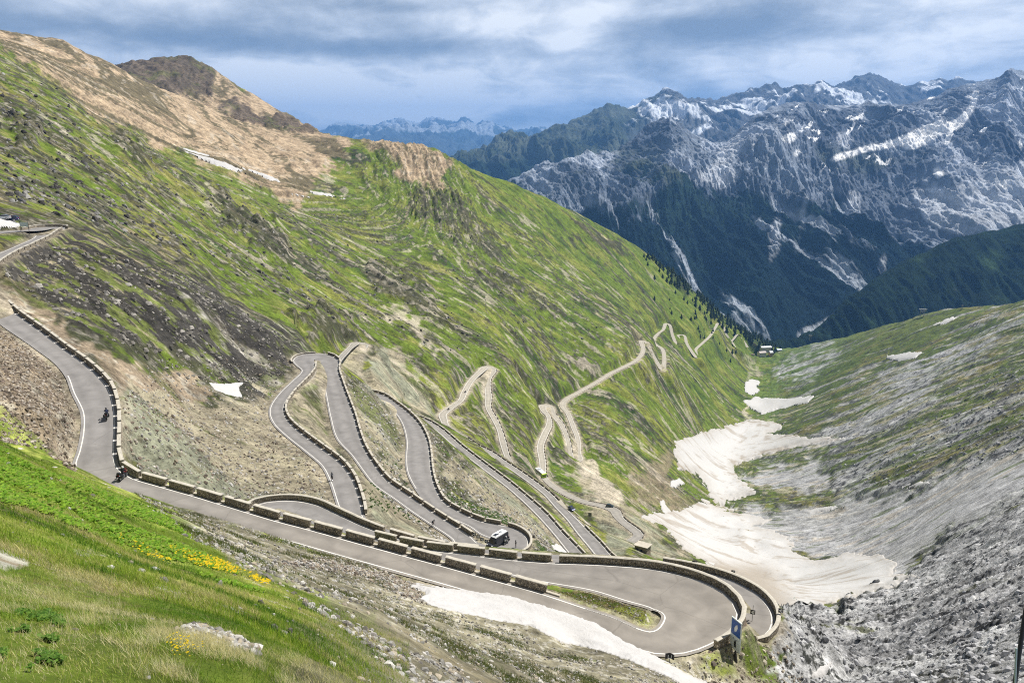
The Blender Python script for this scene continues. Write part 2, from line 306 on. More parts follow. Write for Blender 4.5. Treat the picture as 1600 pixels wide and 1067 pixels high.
# distance to the roads
rd_d = np.full(Z.shape, 1e9, np.float32); rd_z = np.zeros(Z.shape, np.float32)
lo = np.full(Z.shape, -1e9, np.float32); hi = np.full(Z.shape, 1e9, np.float32)
SL = 1.1
for ri, rd in enumerate(roads):
    P = rd['P']
    for i in range(len(P) - 1):
        a, b = P[i], P[i + 1]; reach = 14 + 0.035 * a[1]
        ymin, ymax = min(a[1], b[1]) - reach, max(a[1], b[1]) + reach
        j0 = np.searchsorted(lg, math.log(max(ymin, D0))); j1 = np.searchsorted(lg, math.log(min(max(ymax, D0 + .1), D1)))
        us = [(min(a[0], b[0]) - reach) / ymin, (min(a[0], b[0]) - reach) / ymax, (max(a[0], b[0]) + reach) / ymin, (max(a[0], b[0]) + reach) / ymax] if ymin > 0 else [U0, U1]
        i0 = np.searchsorted(ug, min(us)); i1 = np.searchsorted(ug, max(us))
        if j1 <= j0 or i1 <= i0: continue
        s = (slice(j0, j1), slice(i0, i1)); x, y = X[s], Y[s]
        ex, ey = b[0] - a[0], b[1] - a[1]; L2 = ex * ex + ey * ey + 1e-9
        t = np.clip(((x - a[0]) * ex + (y - a[1]) * ey) / L2, 0, 1)
        d = np.hypot(x - a[0] - t * ex, y - a[1] - t * ey) - (a[3] + t * (b[3] - a[3])); zr = a[2] + t * (b[2] - a[2])
        m = d < rd_d[s]; rd_d[s] = np.where(m, d, rd_d[s]); rd_z[s] = np.where(m, zr, rd_z[s])
        sh = 0.9 + 0.0035 * a[1]; st = ri == 0 and (9 < rd['src'][i] < 13 or 29 < rd['src'][i] < 34)
        e = np.maximum(d - (.75 if st else sh), 0) * (2.6 if st else (SL if a[1] < 520 else 1.9))
        lo[s] = np.maximum(lo[s], np.where(d < reach, zr - e - 0.02, -1e9)); hi[s] = np.minimum(hi[s], np.where(d < reach, zr + e, 1e9))
shw = 0.9 + 0.0035 * Y
Z = np.where(lo > hi, 0.5 * (lo + hi), np.clip(Z, lo, hi))
near_road = sstep(1.0, 7.0, rd_d - shw)

def bil(A, x, y):
    u = np.asarray(x) / np.asarray(y); fu = np.clip((u - U0) / (U1 - U0) * (NU - 1), 0, NU - 1.001); fl = np.clip(np.interp(np.log(np.asarray(y)), lg, np.arange(ND)), 0, ND - 1.001)
    i = np.floor(fu).astype(int); j = np.floor(fl).astype(int); a = fu - i; b = fl - j
    return (A[j, i] * (1 - a) + A[j, i + 1] * a) * (1 - b) + (A[j + 1, i] * (1 - a) + A[j + 1, i + 1] * a) * b
PX, PY = to_px(X, Y, Z)

# ------------------------------------------------------------------ relief: gullies, ribs and crags running down the fall line
cell = np.gradient(lg)[:, None] * Y * 0.7
def octs(x, y, wl0, n, seed, kind='f', gain=0.5, fade=True):
    """octaves from wavelength wl0 down; those finer than the grid fade out"""
    s = np.zeros(np.broadcast(x, y).shape, np.float32); a = 1.0; wl = wl0
    for i in range(n):
        wgt = sstep(1.1 * cell, 2.6 * cell, wl) if fade else 1.0
        p = perlin(x / wl, y / wl, seed + 7 * i)
        if kind == 'r': p = 1 - 2.2 * np.abs(p)
        s += (a * wgt * p).astype(np.float32); a *= gain; wl /= 2.03
    return s
wx = X + 30 * perlin(X / 170, Y / 170, 3); wy = Y + 16 * perlin(X / 90, Y / 90, 4) + 5 * perlin(X / 24, Y / 24, 5)
side = sstep(-20, 60, (PX - np.interp(PY, [540, 620, 700, 800, 900, 1000, 1067], [1195, 1180, 1150, 1110, 1190, 1230, 1230])))    # 0 left flank, 1 right flank
def rot(x, y, a): return x * math.cos(a) + y * math.sin(a), -x * math.sin(a) + y * math.cos(a)
aL, bL = rot(wx, wy, R(-20)); aF, bF = rot(wx, wy, R(-58)); fw_ = sstep(900, 1300, Y) * sstep(760, 560, PX); aL = aL * (1 - fw_) + aF * fw_; bL = bL * (1 - fw_) + bF * fw_
aN, bN = rot(wx, wy, R(35)); aR, bR = rot(wx, wy, R(-34))
nearw = sstep(150, 70, Y)
aL = aL * (1 - nearw) + aN * nearw; bL = bL * (1 - nearw) + bN * nearw
aS = aL * (1 - side) + aR * side; bS = bL * (1 - side) + bR * side          # along / across the fall line
ST = octs(aS * 0.24, bS, 46, 7, 21, gain=0.62)            # streaks down the slope
ST2 = octs(aS * 0.42, bS, 9.0, 5, 61, gain=0.68)
LUMP = octs(X, Y, 150, 8, 31, gain=0.5)
FINE = octs(X, Y, 9, 7, 41, gain=0.62)
RIB = octs(aS * 0.5, bS, 60, 7, 51, 'r', gain=0.6)
CRAG = octs(aS * 0.75, bS, 14, 6, 71, 'r', gain=0.66)
far_w = sstep(150, 700, Y)

# zone maps drawn on a coarse raster, read back at every vertex
ZS = 4
zw, zh = 2300 // ZS, 1500 // ZS
gx_, gy_ = np.meshgrid((np.arange(zw) + .5) * ZS - 350, (np.arange(zh) + .5) * ZS - 150)
def inpoly(x, y, poly):
    ins = np.zeros(np.shape(x), bool); n = len(poly)
    for i in range(n):
        (x0, y0), (x1, y1) = poly[i], poly[(i + 1) % n]
        if y0 == y1: continue
        c = (y0 > y) != (y1 > y); ins ^= c & (x < (x1 - x0) * (y - y0) / (y1 - y0) + x0)
    return ins
def blur(a, r):
    k = max(1, int(r / ZS))
    for _ in range(2):
        for ax in (0, 1):
            p = np.pad(a, [(k, k) if i == ax else (0, 0) for i in (0, 1)], mode='edge'); c = np.cumsum(p, axis=ax)
            z = np.zeros_like(np.take(c, [0], axis=ax)); c = np.concatenate([z, c], axis=ax); n = a.shape[ax]
            a = (np.take(c, range(2 * k + 1, 2 * k + 1 + n), axis=ax) - np.take(c, range(0, n), axis=ax)) / (2 * k + 1)
    return a
def zone_eval(m, px, py):
    fx = np.clip((px + 350) / ZS - .5, 0, zw - 1.01); fy = np.clip((py + 150) / ZS - .5, 0, zh - 1.01)
    i = fx.astype(int); j = fy.astype(int); a = fx - i; b = fy - j
    return (m[j, i] * (1 - a) + m[j, i + 1] * a) * (1 - b) + (m[j + 1, i] * (1 - a) + m[j + 1, i + 1] * a) * b
wn = np.clip(Y / 60, .4, 1)
ZX = PX + (26 * perlin(PX / 60, PY / 45, 8) + 16 * perlin(PX / 19, PY / 14, 9) + 8 * ST2) ; ZY = PY + 16 * perlin(PX / 50, PY / 40, 10) + 8 * perlin(PX / 15, PY / 11, 12) + 10 * ST2
def zone(polys, feather=14, cond=None, warp=1.0):
    m = np.zeros((zh, zw))
    for p in polys: m[inpoly(gx_, gy_, p)] = 1
    r = zone_eval(blur(m, feather), PX + warp * (ZX - PX), PY + warp * (ZY - PY))
    r = sstep(.25, .75, r)
    return r if cond is None else r * cond
front = (Y < 100) & (((PY > 735) | ((PX < 130) & (Y < 75))) & (Y < 78 + 0 * X))
z_brown = zone([[(-350,-100),(100,40),(180,92),(300,90),(520,205),(560,214),(540,235),(530,262),(480,290),(440,300),(390,285),(330,262),(200,212),(120,160),(60,110),(-20,70),(-350,-20)],
                [(555,214),(660,215),(705,262),(690,288),(650,292),(610,262)], [(395,285),(440,270),(490,300),(480,335),(430,318)]], 10, Y > 700)
z_peak = zone([[(160,90),(285,80),(330,100),(330,150),(250,150),(180,112)], [(330,150),(400,175),(520,205),(520,222),(430,215),(350,185)]], 10, Y > 1750)
z_beige = zone([[(180,560),(260,600),(330,640),(395,615),(430,560),(455,570),(425,640),(500,730),(530,800),(575,815),(560,810),(400,785),(215,745),(186,690),(184,640)],
                [(450,640),(490,585),(520,690),(600,770),(700,860),(560,800),(470,690)], [(545,600),(600,625),(632,680),(640,750),(600,750),(560,690)],
                [(575,820),(585,745),(640,790),(740,860),(640,850)], [(690,700),(760,745),(830,800),(890,860),(800,820),(700,740)], [(580,540),(610,545),(690,655),(640,645),(560,600)],
                [(880,740),(900,720),(930,740),(990,790),(1040,850),(1120,880),(960,872),(930,800)]], 8, (Y > 78))
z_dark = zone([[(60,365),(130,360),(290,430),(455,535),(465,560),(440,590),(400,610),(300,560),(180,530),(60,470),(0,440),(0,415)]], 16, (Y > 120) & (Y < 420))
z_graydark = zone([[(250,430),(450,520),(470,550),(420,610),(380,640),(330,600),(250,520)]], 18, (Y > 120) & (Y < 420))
z_pink = zone([[(0,425),(60,470),(180,560),(330,600),(300,640),(190,600),(110,540),(0,470)], [(-200,480),(0,500),(110,590),(125,650),(118,740),(60,705),(0,690),(-200,640)]], 9, (Y > 70) & (Y < 330))
z_fg = (Y < 100) * sstep(.5, -.5, (Y - 100) / 10) * sstep(.34, .26, UU)
z_fgravel = zone([[(205,762),(330,805),(534,866),(741,925),(950,995),(1100,1040),(1240,1080),(1240,1300),(640,1300),(560,1060),(600,990),(520,940),(420,905),(330,850),(250,800)]], 16, Y < 100)
z_fdry = zone([[(560,960),(700,1000),(800,1040),(760,1300),(500,1300),(470,1040),(430,960)], [(480,900),(640,940),(600,960),(500,930)]], 22, Y < 100)
z_scree = zone([[(1165,790),(1230,800),(1320,790),(1430,765),(1600,700),(1900,600),(1900,760),(1600,790),(1500,830),(1430,870),(1400,905),(1330,880),(1230,860),(1180,835),(1140,800)],
                [(1130,745),(1260,735),(1300,700),(1290,760),(1180,765)]], 10)
z_rock = zone([[(1215,960),(1300,960),(1420,910),(1450,870),(1540,800),(1640,760),(1900,700),(1900,1300),(1240,1300),(1215,1040)],
               [(1290,725),(1400,650),(1560,640),(1640,690),(1520,740),(1400,775),(1310,790)], [(1270,700),(1340,640),(1420,600),(1560,500),(1640,470),(1640,520),(1500,590),(1380,690)],
               [(1180,600),(1280,540),(1330,535),(1250,600)], [(1330,620),(1420,560),(1520,520),(1440,600)]], 8)
z_rbands = zone([[(1280,560),(1440,500),(1600,480),(1900,470),(1900,760),(1600,760),(1400,780),(1270,760),(1300,680),(1330,620)]], 20)
z_knoll = zone([[(1270,530),(1380,505),(1440,485),(1525,478),(1480,520),(1380,545),(1300,560)]], 12)
z_bank = zone([[(1040,700),(1060,760),(1050,800),(1010,800),(985,760),(1010,720)], [(1060,790),(1100,780),(1060,845),(1030,830)]], 12)
z_chute = zone([[(886,722),(912,716),(935,748),(975,780),(990,795),(960,790),(920,765)], [(830,720),(845,700),(838,716)], [(600,470),(625,490),(700,560),(690,562),(610,490)],
                [(1000,420),(1060,455),(1058,460),(1000,428)], [(1178,558),(1185,558),(1178,578),(1174,598),(1166,598),(1170,578)], [(1166,618),(1175,622),(1172,648),(1182,662),(1172,662),(1161,640)]], 4, (Y > 300))
z_rockpat = zone([[(640,300),(700,295),(790,360),(800,400),(740,400),(660,350)], [(560,425),(640,420),(700,500),(690,520),(600,460)], [(700,410),(790,425),(900,490),(880,500),(760,450)], [(380,330),(430,360),(470,420),(440,430),(380,370)],
                  [(0,180),(60,200),(80,250),(20,240)], [(160,210),(240,240),(260,280),(180,250)], [(300,280),(380,330),(400,380),(330,330)], [(380,225),(450,205),(440,232),(400,240)], [(440,480),(540,510),(570,540),(470,540)], [(900,340),(1000,400),(990,420),(900,370)], [(870,555),(960,600),(960,580),(910,545)]], 12)
z_forest = zone([[(1040,395),(1080,425),(1140,490),(1200,530),(1240,545),(1215,548),(1180,545),(1145,510),(1100,485),(1060,450)]], 10, Y > 1700)

z_rkm = z_rock * sstep(900, 300, Y)
rocky = np.clip(z_rock * (.25 + .75 * sstep(420, 250, Y)) + .8 * z_rockpat * (RIB > -.2) + .5 * z_peak + .4 * z_dark, 0, 1)
nr = near_road
pkrel = z_peak * (Y > 1750) * 2.2 * (RIB + .6 * CRAG)
gul = pkrel + (2.2 * far_w + 0.22) * ST * sstep(60, 140, Y) * (1 - .6 * z_scree) + (5.0 * far_w) * RIB * .5 * (1 - .8 * z_scree)
rockd = rocky * (0.95 * sstep(40, 120, Y) + 1.4 * far_w) * (CRAG + .8 * RIB)
midd = np.clip(Y / 300, .05, 1) * 1.1 * LUMP * sstep(40, 200, Y)
nearr = (1 - far_w) * (.10 * FINE + .10 * ST2) * np.clip(Y / 25, .25, 1.2) * (1 + 1.0 * z_fgravel)
dz = gul + rockd + midd + nearr
STR = octs(aS * .45, bS, 5.0, 5, 81, 'r', gain=.7)
rk_n = z_rock * sstep(40, 90, Y) * sstep(520, 300, Y) * (.30 * RIB + .25 * CRAG + .45 * STR) * sstep(4, 18, rd_d)
dz = dz + rk_n
bankrub = sstep(.3, 3, rd_d) * sstep(14, 4, rd_d) * (Y < 600) * .25 * FINE
Z = Z + dz * nr + bankrub * (1 - .5 * nr)
PX, PY = to_px(X, Y, Z)

# ------------------------------------------------------------------ ground colours (albedo of what grows or lies there, plus shade on the dark slope)
def c3(r, g, b): return np.array([r, g, b], np.float32)
def mx(a, b, t): t = np.clip(t, 0, 1)[..., None]; return a + (b - a) * t
n1 = octs(X * .8, Y, 60, 6, 101, gain=.6); n2 = octs(aS * .38, bS, 22, 7, 111, gain=.72); n3 = octs(X, Y, 5, 6, 121, gain=.75); n4 = octs(aS * .2, bS, 60, 8, 131, gain=.68)
nn = octs(X, Y, .9, 4, 141, gain=.8)
Cc = np.empty(Z.shape + (3,), np.float32); Cc[:] = c3(.098, .140, .018)
Cc = mx(Cc, c3(.165, .180, .036), sstep(-.1, .8, n1 + .6 * n2))
Cc = mx(Cc, c3(.034, .066, .012), sstep(.0, .9, -n1 * .6 + .9 * n4 + .3 * n3 - .1))
Cc = mx(Cc, c3(.27, .235, .10), .6 * sstep(.6, 1.1, n2 + .55 * n3) )
Cc = mx(Cc, c3(.33, .29, .19), .8 * sstep(.75, 1.1, n4 + .45 * n2 + .2 * n3))
Cc = mx(Cc, c3(.012, .022, .010), .85 * z_forest * sstep(-.3, .3, n3 + n2 + .3))
warmL = sstep(700, 0, PX) * (PY < 560) * (Y > 150)
Cc = mx(Cc, c3(.235, .185, .085), .55 * warmL * sstep(-.2, .7, n2 + .5 * n3))
dk = sstep(.60, .86, CRAG * .5 + .32 * n4 + .25 * RIB + .38 * z_rockpat + .25 * n3 - .16 + .10 * warmL) * sstep(90, 180, Y) * (1 - side)
Cc = mx(Cc, c3(.052, .048, .034), .85 * dk)
Cc = mx(Cc, c3(.20, .185, .15), .7 * dk * sstep(.2, .6, n3))
# brown slopes
bc = mx(mx(np.broadcast_to(c3(.37, .285, .19), Cc.shape), c3(.27, .20, .13), sstep(-.2, .8, n2)), c3(.085, .075, .04), .85 * sstep(.30, .62, .8 * n4 + .4 * CRAG + .28 * (PY < 150)))
Cc = mx(Cc, bc, z_brown)
Cc = mx(Cc, mx(np.broadcast_to(c3(.075, .06, .048), Cc.shape), c3(.085, .09, .035), sstep(.2, .7, n1)), .85 * z_peak)
# scree and gravel banks around the hairpins
be = mx(mx(np.broadcast_to(c3(.295, .26, .185), Cc.shape), c3(.22, .225, .165), sstep(-.1, .6, n1 + n2 * .5)), c3(.10, .12, .035), .85 * sstep(.42, .8, n4 + .5 * n2 + .3 * n3))
be = mx(be, c3(.10, .085, .06), .65 * sstep(.35, .7, n3 + .5 * nn))
Cc = mx(Cc, be, .93 * z_beige)
dg = mx(mx(np.broadcast_to(c3(.125, .15, .04), Cc.shape), c3(.26, .22, .15), sstep(-.1, .5, n2 * .6 + .8 * n3)), c3(.04, .037, .033), sstep(.7, 1.0, CRAG * .8 + .4 * n3))  # heath and gravel, with cloud and hill shade put into the colour
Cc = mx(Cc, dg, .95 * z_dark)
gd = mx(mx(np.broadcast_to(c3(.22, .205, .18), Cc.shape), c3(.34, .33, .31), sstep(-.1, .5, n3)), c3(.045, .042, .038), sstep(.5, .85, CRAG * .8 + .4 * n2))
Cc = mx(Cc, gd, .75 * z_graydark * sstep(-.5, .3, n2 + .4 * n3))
pk = mx(mx(np.broadcast_to(c3(.26, .205, .145), Cc.shape), c3(.33, .30, .24), sstep(.1, .7, n3)), c3(.085, .10, .03), .9 * sstep(.25, .65, n4 + .4 * n2 - .25 * (Y < 110)))
pk = mx(pk, c3(.08, .065, .05), .7 * sstep(.3, .7, .7 * nn + .6 * n3))
Cc = mx(Cc, pk, .95 * z_pink)
# foreground meadow
fg = mx(mx(np.broadcast_to(c3(.145, .21, .025), Cc.shape), c3(.25, .28, .06), sstep(-.3, .6, n3 + .3 * n1)), c3(.055, .095, .014), sstep(.1, .7, n2 + .3 * nn))
fg = mx(fg, c3(.22, .17, .09), .8 * sstep(.35, .8, .7 * nn + .7 * n2 + .1))
fg = mx(fg, c3(.36, .34, .29), sstep(.78, .95, n3 + .35 * nn + .1 * n2))
Cc = mx(Cc, fg, z_fg)
z_soil = zone([[(272,985),(310,976),(350,990),(402,1010),(405,1022),(350,1016),(300,1002)], [(234,915),(262,912),(292,930),(285,938),(250,926)], [(-20,860),(40,866),(48,884),(-20,888)], [(110,850),(145,856),(140,864),(112,858)]], 5, Y < 60, .6)
Cc = mx(Cc, mx(np.broadcast_to(c3(.42, .40, .34), Cc.shape), c3(.25, .21, .15), sstep(0, .6, nn)), .9 * z_soil)
gv = mx(mx(np.broadcast_to(c3(.25, .225, .16), Cc.shape), c3(.36, .34, .29), sstep(0, .6, nn + .4 * n3)), c3(.11, .13, .03), .85 * sstep(.2, .7, n2 + .55 * n3 - .1))
gv = mx(gv, c3(.15, .105, .05), .7 * sstep(.35, .8, n4 + .3 * n3))
Cc = mx(Cc, gv, .95 * z_fgravel)
Cc = mx(Cc, mx(np.broadcast_to(c3(.20, .18, .12), Cc.shape), c3(.10, .13, .03), sstep(0, .6, n2 + .4 * nn)), .8 * z_fdry * (1 - .3 * z_fgravel))
# right flank
rf = mx(mx(np.broadcast_to(c3(.082, .112, .022), Cc.shape), c3(.150, .140, .045), sstep(-.1, .7, n1)), c3(.30, .295, .28), .9 * sstep(.30, .52, n4 * .9 + .35 * n2 + .25 * n3 + .22 * z_rbands - .16))
rf = mx(rf, c3(.33, .32, .31), .7 * sstep(.45, .75, n3 + .6 * n2))
rf = mx(rf, c3(.05, .05, .048), .8 * sstep(.55, .8, CRAG * .6 + .4 * n2))
rf = mx(rf, c3(.105, .13, .032), .8 * z_knoll * sstep(.5, .0, n2))
vg = sstep(1500, 1900, Y) * sstep(1380, 1240, PX) + sstep(1230, 1200, PX) * sstep(700, 650, PY)
rf = mx(rf, c3(.10, .15, .04), .85 * np.clip(vg, 0, 1) * sstep(.6, .1, n2))
Cc = mx(Cc, rf, side * (Y > 95) * (1 - z_fg))
sr = mx(mx(np.broadcast_to(c3(.33, .33, .335), Cc.shape), c3(.30, .30, .295), sstep(-.3, .6, n4)), c3(.13, .15, .09), .9 * sstep(.70, .9, n2 + .6 * ST2 * .5 + .25 * sstep(780, 730, PY)))
Cc = mx(Cc, sr, .97 * z_scree * (Y > 180))
ro = mx(mx(np.broadcast_to(c3(.43, .43, .435), Cc.shape), c3(.29, .29, .295), sstep(-.3, .6, n2 + .5 * n3)), c3(.035, .035, .037), sstep(.36, .70, .75 * nn + .55 * n3 + .4 * CRAG - .3 * STR * sstep(520, 300, Y)))
ro = mx(ro, c3(.10, .11, .03), .8 * sstep(.55, .85, n1 + .5 * n4) * (Y > 85))
Cc = mx(Cc, ro, z_rock * (.95 * sstep(480, 300, Y) + .8 * sstep(300, 480, Y) * sstep(-.25, .25, n4 + .5 * n2)) * (1 - z_scree))
Cc = mx(Cc, mx(np.broadcast_to(c3(.22, .18, .12), Cc.shape), c3(.10, .10, .05), sstep(0, .6, n3)), .85 * z_bank)
Cc = mx(Cc, c3(.42, .37, .29), .8 * z_chute)
# verges: trodden gravel along the tarmac
vr = sstep(2.4 + .0015 * Y, .3, rd_d + 1.2 * n3) * (Y < 1100)
Cc = mx(Cc, mx(np.broadcast_to(c3(.33, .29, .22), Cc.shape), c3(.22, .19, .14), sstep(0, .5, nn)), .8 * vr)
Cc = mx(Cc, c3(.40, .35, .28), .5 * sstep(2 + 3 * n2, .5, rd_d) * (Y > 480) * (Y < 1500))
Cc *= np.clip(1 + .22 * n3 + .12 * nn, .5, 1.6)[..., None]

def terrain_material(name, bump_far=True):
    m = bpy.data.materials.new(name); m.use_nodes = True; t = NT(m.node_tree)
    geo = t.new('ShaderNodeNewGeometry'); pos = geo.outputs['Position']
    at = t.new('ShaderNodeAttribute', attribute_name='albedo')
    a = t.noise(pos, .9, 10, .74); b = t.noise(pos, .07, 9, .70)
    sp_ = t.ramp(t.noise(pos, .33, 7, .72), [(.30, .28), (.39, .72), (.47, 1.0), (.60, 1.05), (.70, 1.6)])
    stv = t.new('ShaderNodeMapping', vector_type='TEXTURE', ins={'Vector': pos, 'Rotation': (0, 0, R(-25)), 'Scale': (4, 1, 2.2)}).outputs[0]
    c_ = t.noise(stv, .22, 8, .72)
    mul = t.math('ADD', t.math('MULTIPLY', t.math('SUBTRACT', t.math('ADD', t.math('MULTIPLY', c_, .7), t.math('ADD', a, b)), 1.35), 2.7), 1.0)
    mul = t.math('MULTIPLY', t.math('MINIMUM', t.math('MAXIMUM', mul, .38), 2.0), sp_)
    col = t.mix(1.0, at.outputs['Color'], t.new('ShaderNodeCombineColor', ins={0: mul, 1: mul, 2: mul}).outputs[0], 'MULTIPLY')
    vor = t.new('ShaderNodeTexVoronoi', feature='F1', ins={'Vector': pos, 'Scale': 1.6})
    h = t.math('ADD', t.math('MULTIPLY', a, .5), t.math('ADD', t.math('MULTIPLY', b, 2.2), t.math('MULTIPLY', vor.outputs['Distance'], .12)))
    bp = t.new('ShaderNodeBump', ins={'Strength': .8, 'Distance': 1.1, 'Height': h})
    p = t.new('ShaderNodeBsdfPrincipled', ins={'Base Color': col, 'Roughness': .95, 'Normal': bp.outputs[0], 'Specular IOR Level': .15})
    t.new('ShaderNodeOutputMaterial', ins={0: p.outputs[0]})
    return m
M_ground = terrain_material('ground')
idx = np.arange(ND * NU).reshape(ND, NU)
quads = np.stack([idx[:-1, :-1], idx[:-1, 1:], idx[1:, 1:], idx[1:, :-1]], -1).reshape(-1, 4)
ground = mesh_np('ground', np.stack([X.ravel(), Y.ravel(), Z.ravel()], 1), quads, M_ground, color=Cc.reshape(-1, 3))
tag(ground, kind='structure')
# ------------------------------------------------------------------ the ranges beyond the valley
def octv(x, y, wl0, n, seed, kind='f', gain=.5, minwl=0):
    s = np.zeros(np.broadcast(x, y).shape, np.float32); a = 1.0; wl = wl0
    for i in range(n):
        if wl < minwl: break
        p = perlin(x / wl, y / wl, seed + 7 * i)
        if kind == 'r': p = 1 - 2.2 * np.abs(p)
        s += (a * p).astype(np.float32); a *= gain; wl /= 2.03
    return s
def build_range(name, sky, foot, nu, ns, rel, colfn, back=1.25, prof=1.0, ext=500, seed=0, fine=12, jag=0):
    """sky: (px, py, distance) along the crest; foot: (px, distance, height) along the bottom"""
    px = np.linspace(sky[0][0], sky[-1][0], nu); spx = [q[0] for q in sky]
    cpy = np.interp(px, spx, [q[1] for q in sky]); cD = np.interp(px, spx, [q[2] for q in sky])
    v = (CY - cpy) / F; u = ((px - CX) / F) / (cp + v * sp); zc = cD * (-sp + v * cp) / (cp + v * sp)
    fD = np.interp(px, [q[0] for q in foot], [q[1] for q in foot]); zf = np.interp(px, [q[0] for q in foot], [q[2] for q in foot])
    s = np.concatenate([np.linspace(0, 1, ns), [1.06, 1.15, 1.35, 1.7]])[:, None]
    sm = np.minimum(s, 1)
    Yr = fD + (cD - fD) * s; Xr = u * Yr
    fall = np.maximum(s - 1, 0)
    Zr = zf + (zc - zf) * sm ** prof - fall * (zc - zf) * 1.2
    amp = rel * np.sin(np.pi * np.clip(sm, 0, 1)) ** .6 + rel * .12
    wxr = Xr + 260 * perlin(Xr / 1500, Yr / 1500, seed + 1); 
    big = octv(wxr, Yr * .38, rel * 7, 4, seed + 10, 'r', .55)
    rib = octv(wxr + .15 * Yr, Yr * .22, rel * 1.5, 7, seed + 30, 'r', .62, fine)
    iso = octv(Xr, Yr, rel * 2.2, 8, seed + 50, 'f', .55, fine)
    edge = sstep(0, .10, 1 - sm) + .0
    Zr = Zr + amp * (.62 * big + .27 * rib + .20 * iso) * edge + jag * (octv(Xr, Yr * 0, 260, 5, seed + 70, 'r', .6) * .6) * sstep(.75, 1, sm) * (s <= 1.01)
    PXr, PYr = to_px(Xr, Yr, Zr)
    col = colfn(dict(X=Xr, Y=Yr, Z=Zr, px=PXr, py=PYr, s=np.broadcast_to(sm, Zr.shape), big=big, rib=rib, iso=iso, wx=wxr, seed=seed))
    h, w = Zr.shape; ix = np.arange(h * w).reshape(h, w)
    q = np.stack([ix[:-1, :-1], ix[:-1, 1:], ix[1:, 1:], ix[1:, :-1]], -1).reshape(-1, 4)
    o = mesh_np(name, np.stack([Xr.ravel(), Yr.ravel(), Zr.ravel()], 1), q, M_far, color=col.reshape(-1, 3)); tag(o, kind='structure')
    return o, (Xr, Yr, Zr)
def far_material():
    m = bpy.data.materials.new('far_rock'); m.use_nodes = True; t = NT(m.node_tree)
    pos = t.new('ShaderNodeNewGeometry').outputs['Position']; at = t.new('ShaderNodeAttribute', attribute_name='albedo')
    st = t.new('ShaderNodeMapping', ins={'Vector': pos, 'Scale': (1, .35, .8)}).outputs[0]
    a = t.noise(st, .022, 9, .76); b = t.noise(pos, .006, 9, .7)
    mul = t.math('MAXIMUM', t.math('ADD', t.math('MULTIPLY', t.math('SUBTRACT', t.math('ADD', a, b), 1.0), 2.0), 1.0), .45)
    sn_ = t.ramp(t.new('ShaderNodeSeparateColor', ins={0: at.outputs['Color']}).outputs[0], [(.5, 0.0), (.75, 1.0)]); mul = t.math('ADD', mul, t.math('MULTIPLY', t.math('SUBTRACT', 1.0, mul), t.math('MULTIPLY', sn_, .85)))
    col = t.mix(1.0, at.outputs['Color'], t.new('ShaderNodeCombineColor', ins={0: mul, 1: mul, 2: mul}).outputs[0], 'MULTIPLY')
    bp = t.new('ShaderNodeBump', ins={'Strength': .7, 'Distance': 38.0, 'Height': t.math('ADD', a, b)})
    p = t.new('ShaderNodeBsdfPrincipled', ins={'Base Color': col, 'Roughness': 1.0, 'Normal': bp.outputs[0], 'Specular IOR Level': .05})
    t.new('ShaderNodeOutputMaterial', ins={0: p.outputs[0]}); return m
M_far = far_material()
def poly_soft(polys, px, py, warp, n=2):
    m = np.zeros((zh, zw))
    for p in polys: m[inpoly(gx_, gy_, p)] = 1
    return zone_eval(blur(m, n), px + warp[0], py + warp[1])
SNOWF = [[(1280,256),(1310,243),(1360,228),(1400,215),(1440,200),(1478,182),(1480,188),(1440,212),(1400,226),(1345,243),(1300,255)],
         [(1395,238),(1420,222),(1460,205),(1500,182),(1520,160),(1530,142),(1536,142),(1525,170),(1500,198),(1470,215),(1430,232)], [(1198,205),(1235,185),(1240,190),(1215,203)],
         [(1205,220),(1240,205),(1248,215),(1235,222),(1215,218)], [(1230,240),(1250,228),(1256,235),(1240,243)], [(1455,262),(1475,262),(1472,280),(1458,275)], [(1500,155),(1525,140),(1528,146),(1505,160)],
         [(1560,285),(1585,272),(1580,295),(1562,297)], [(1483,262),(1490,262),(1485,278),(1480,275)], [(1135,285),(1148,283),(1145,289)], [(1535,303),(1548,298),(1545,304)], [(1590,215),(1604,225),(1600,250)]]
CHUTE = [[(1110,250),(1150,215),(1180,190),(1160,230),(1120,280),(1085,285),(1070,280)], [(1310,200),(1335,215),(1340,240),(1310,230)], [(960,345),(1000,270),(1005,272),(968,352)], [(900,320),(960,270),(962,274),(905,326)],
         [(1240,520),(1300,490),(1345,465),(1320,500),(1290,520),(1250,532)], [(1320,300),(1345,300),(1350,330),(1330,335)], [(1420,300),(1500,290),(1600,250),(1700,240),(1700,330),(1590,345),(1500,370),(1440,345)],
         [(1545,350),(1600,320),(1700,300),(1700,330),(1600,350)], [(1205,340),(1225,330),(1210,420),(1200,430)], [(1250,300),(1262,300),(1258,350),(1245,440),(1240,440)], [(1370,400),(1390,380),(1378,440),(1370,440)], [(1150,260),(1170,265),(1130,300),(1100,300)]]
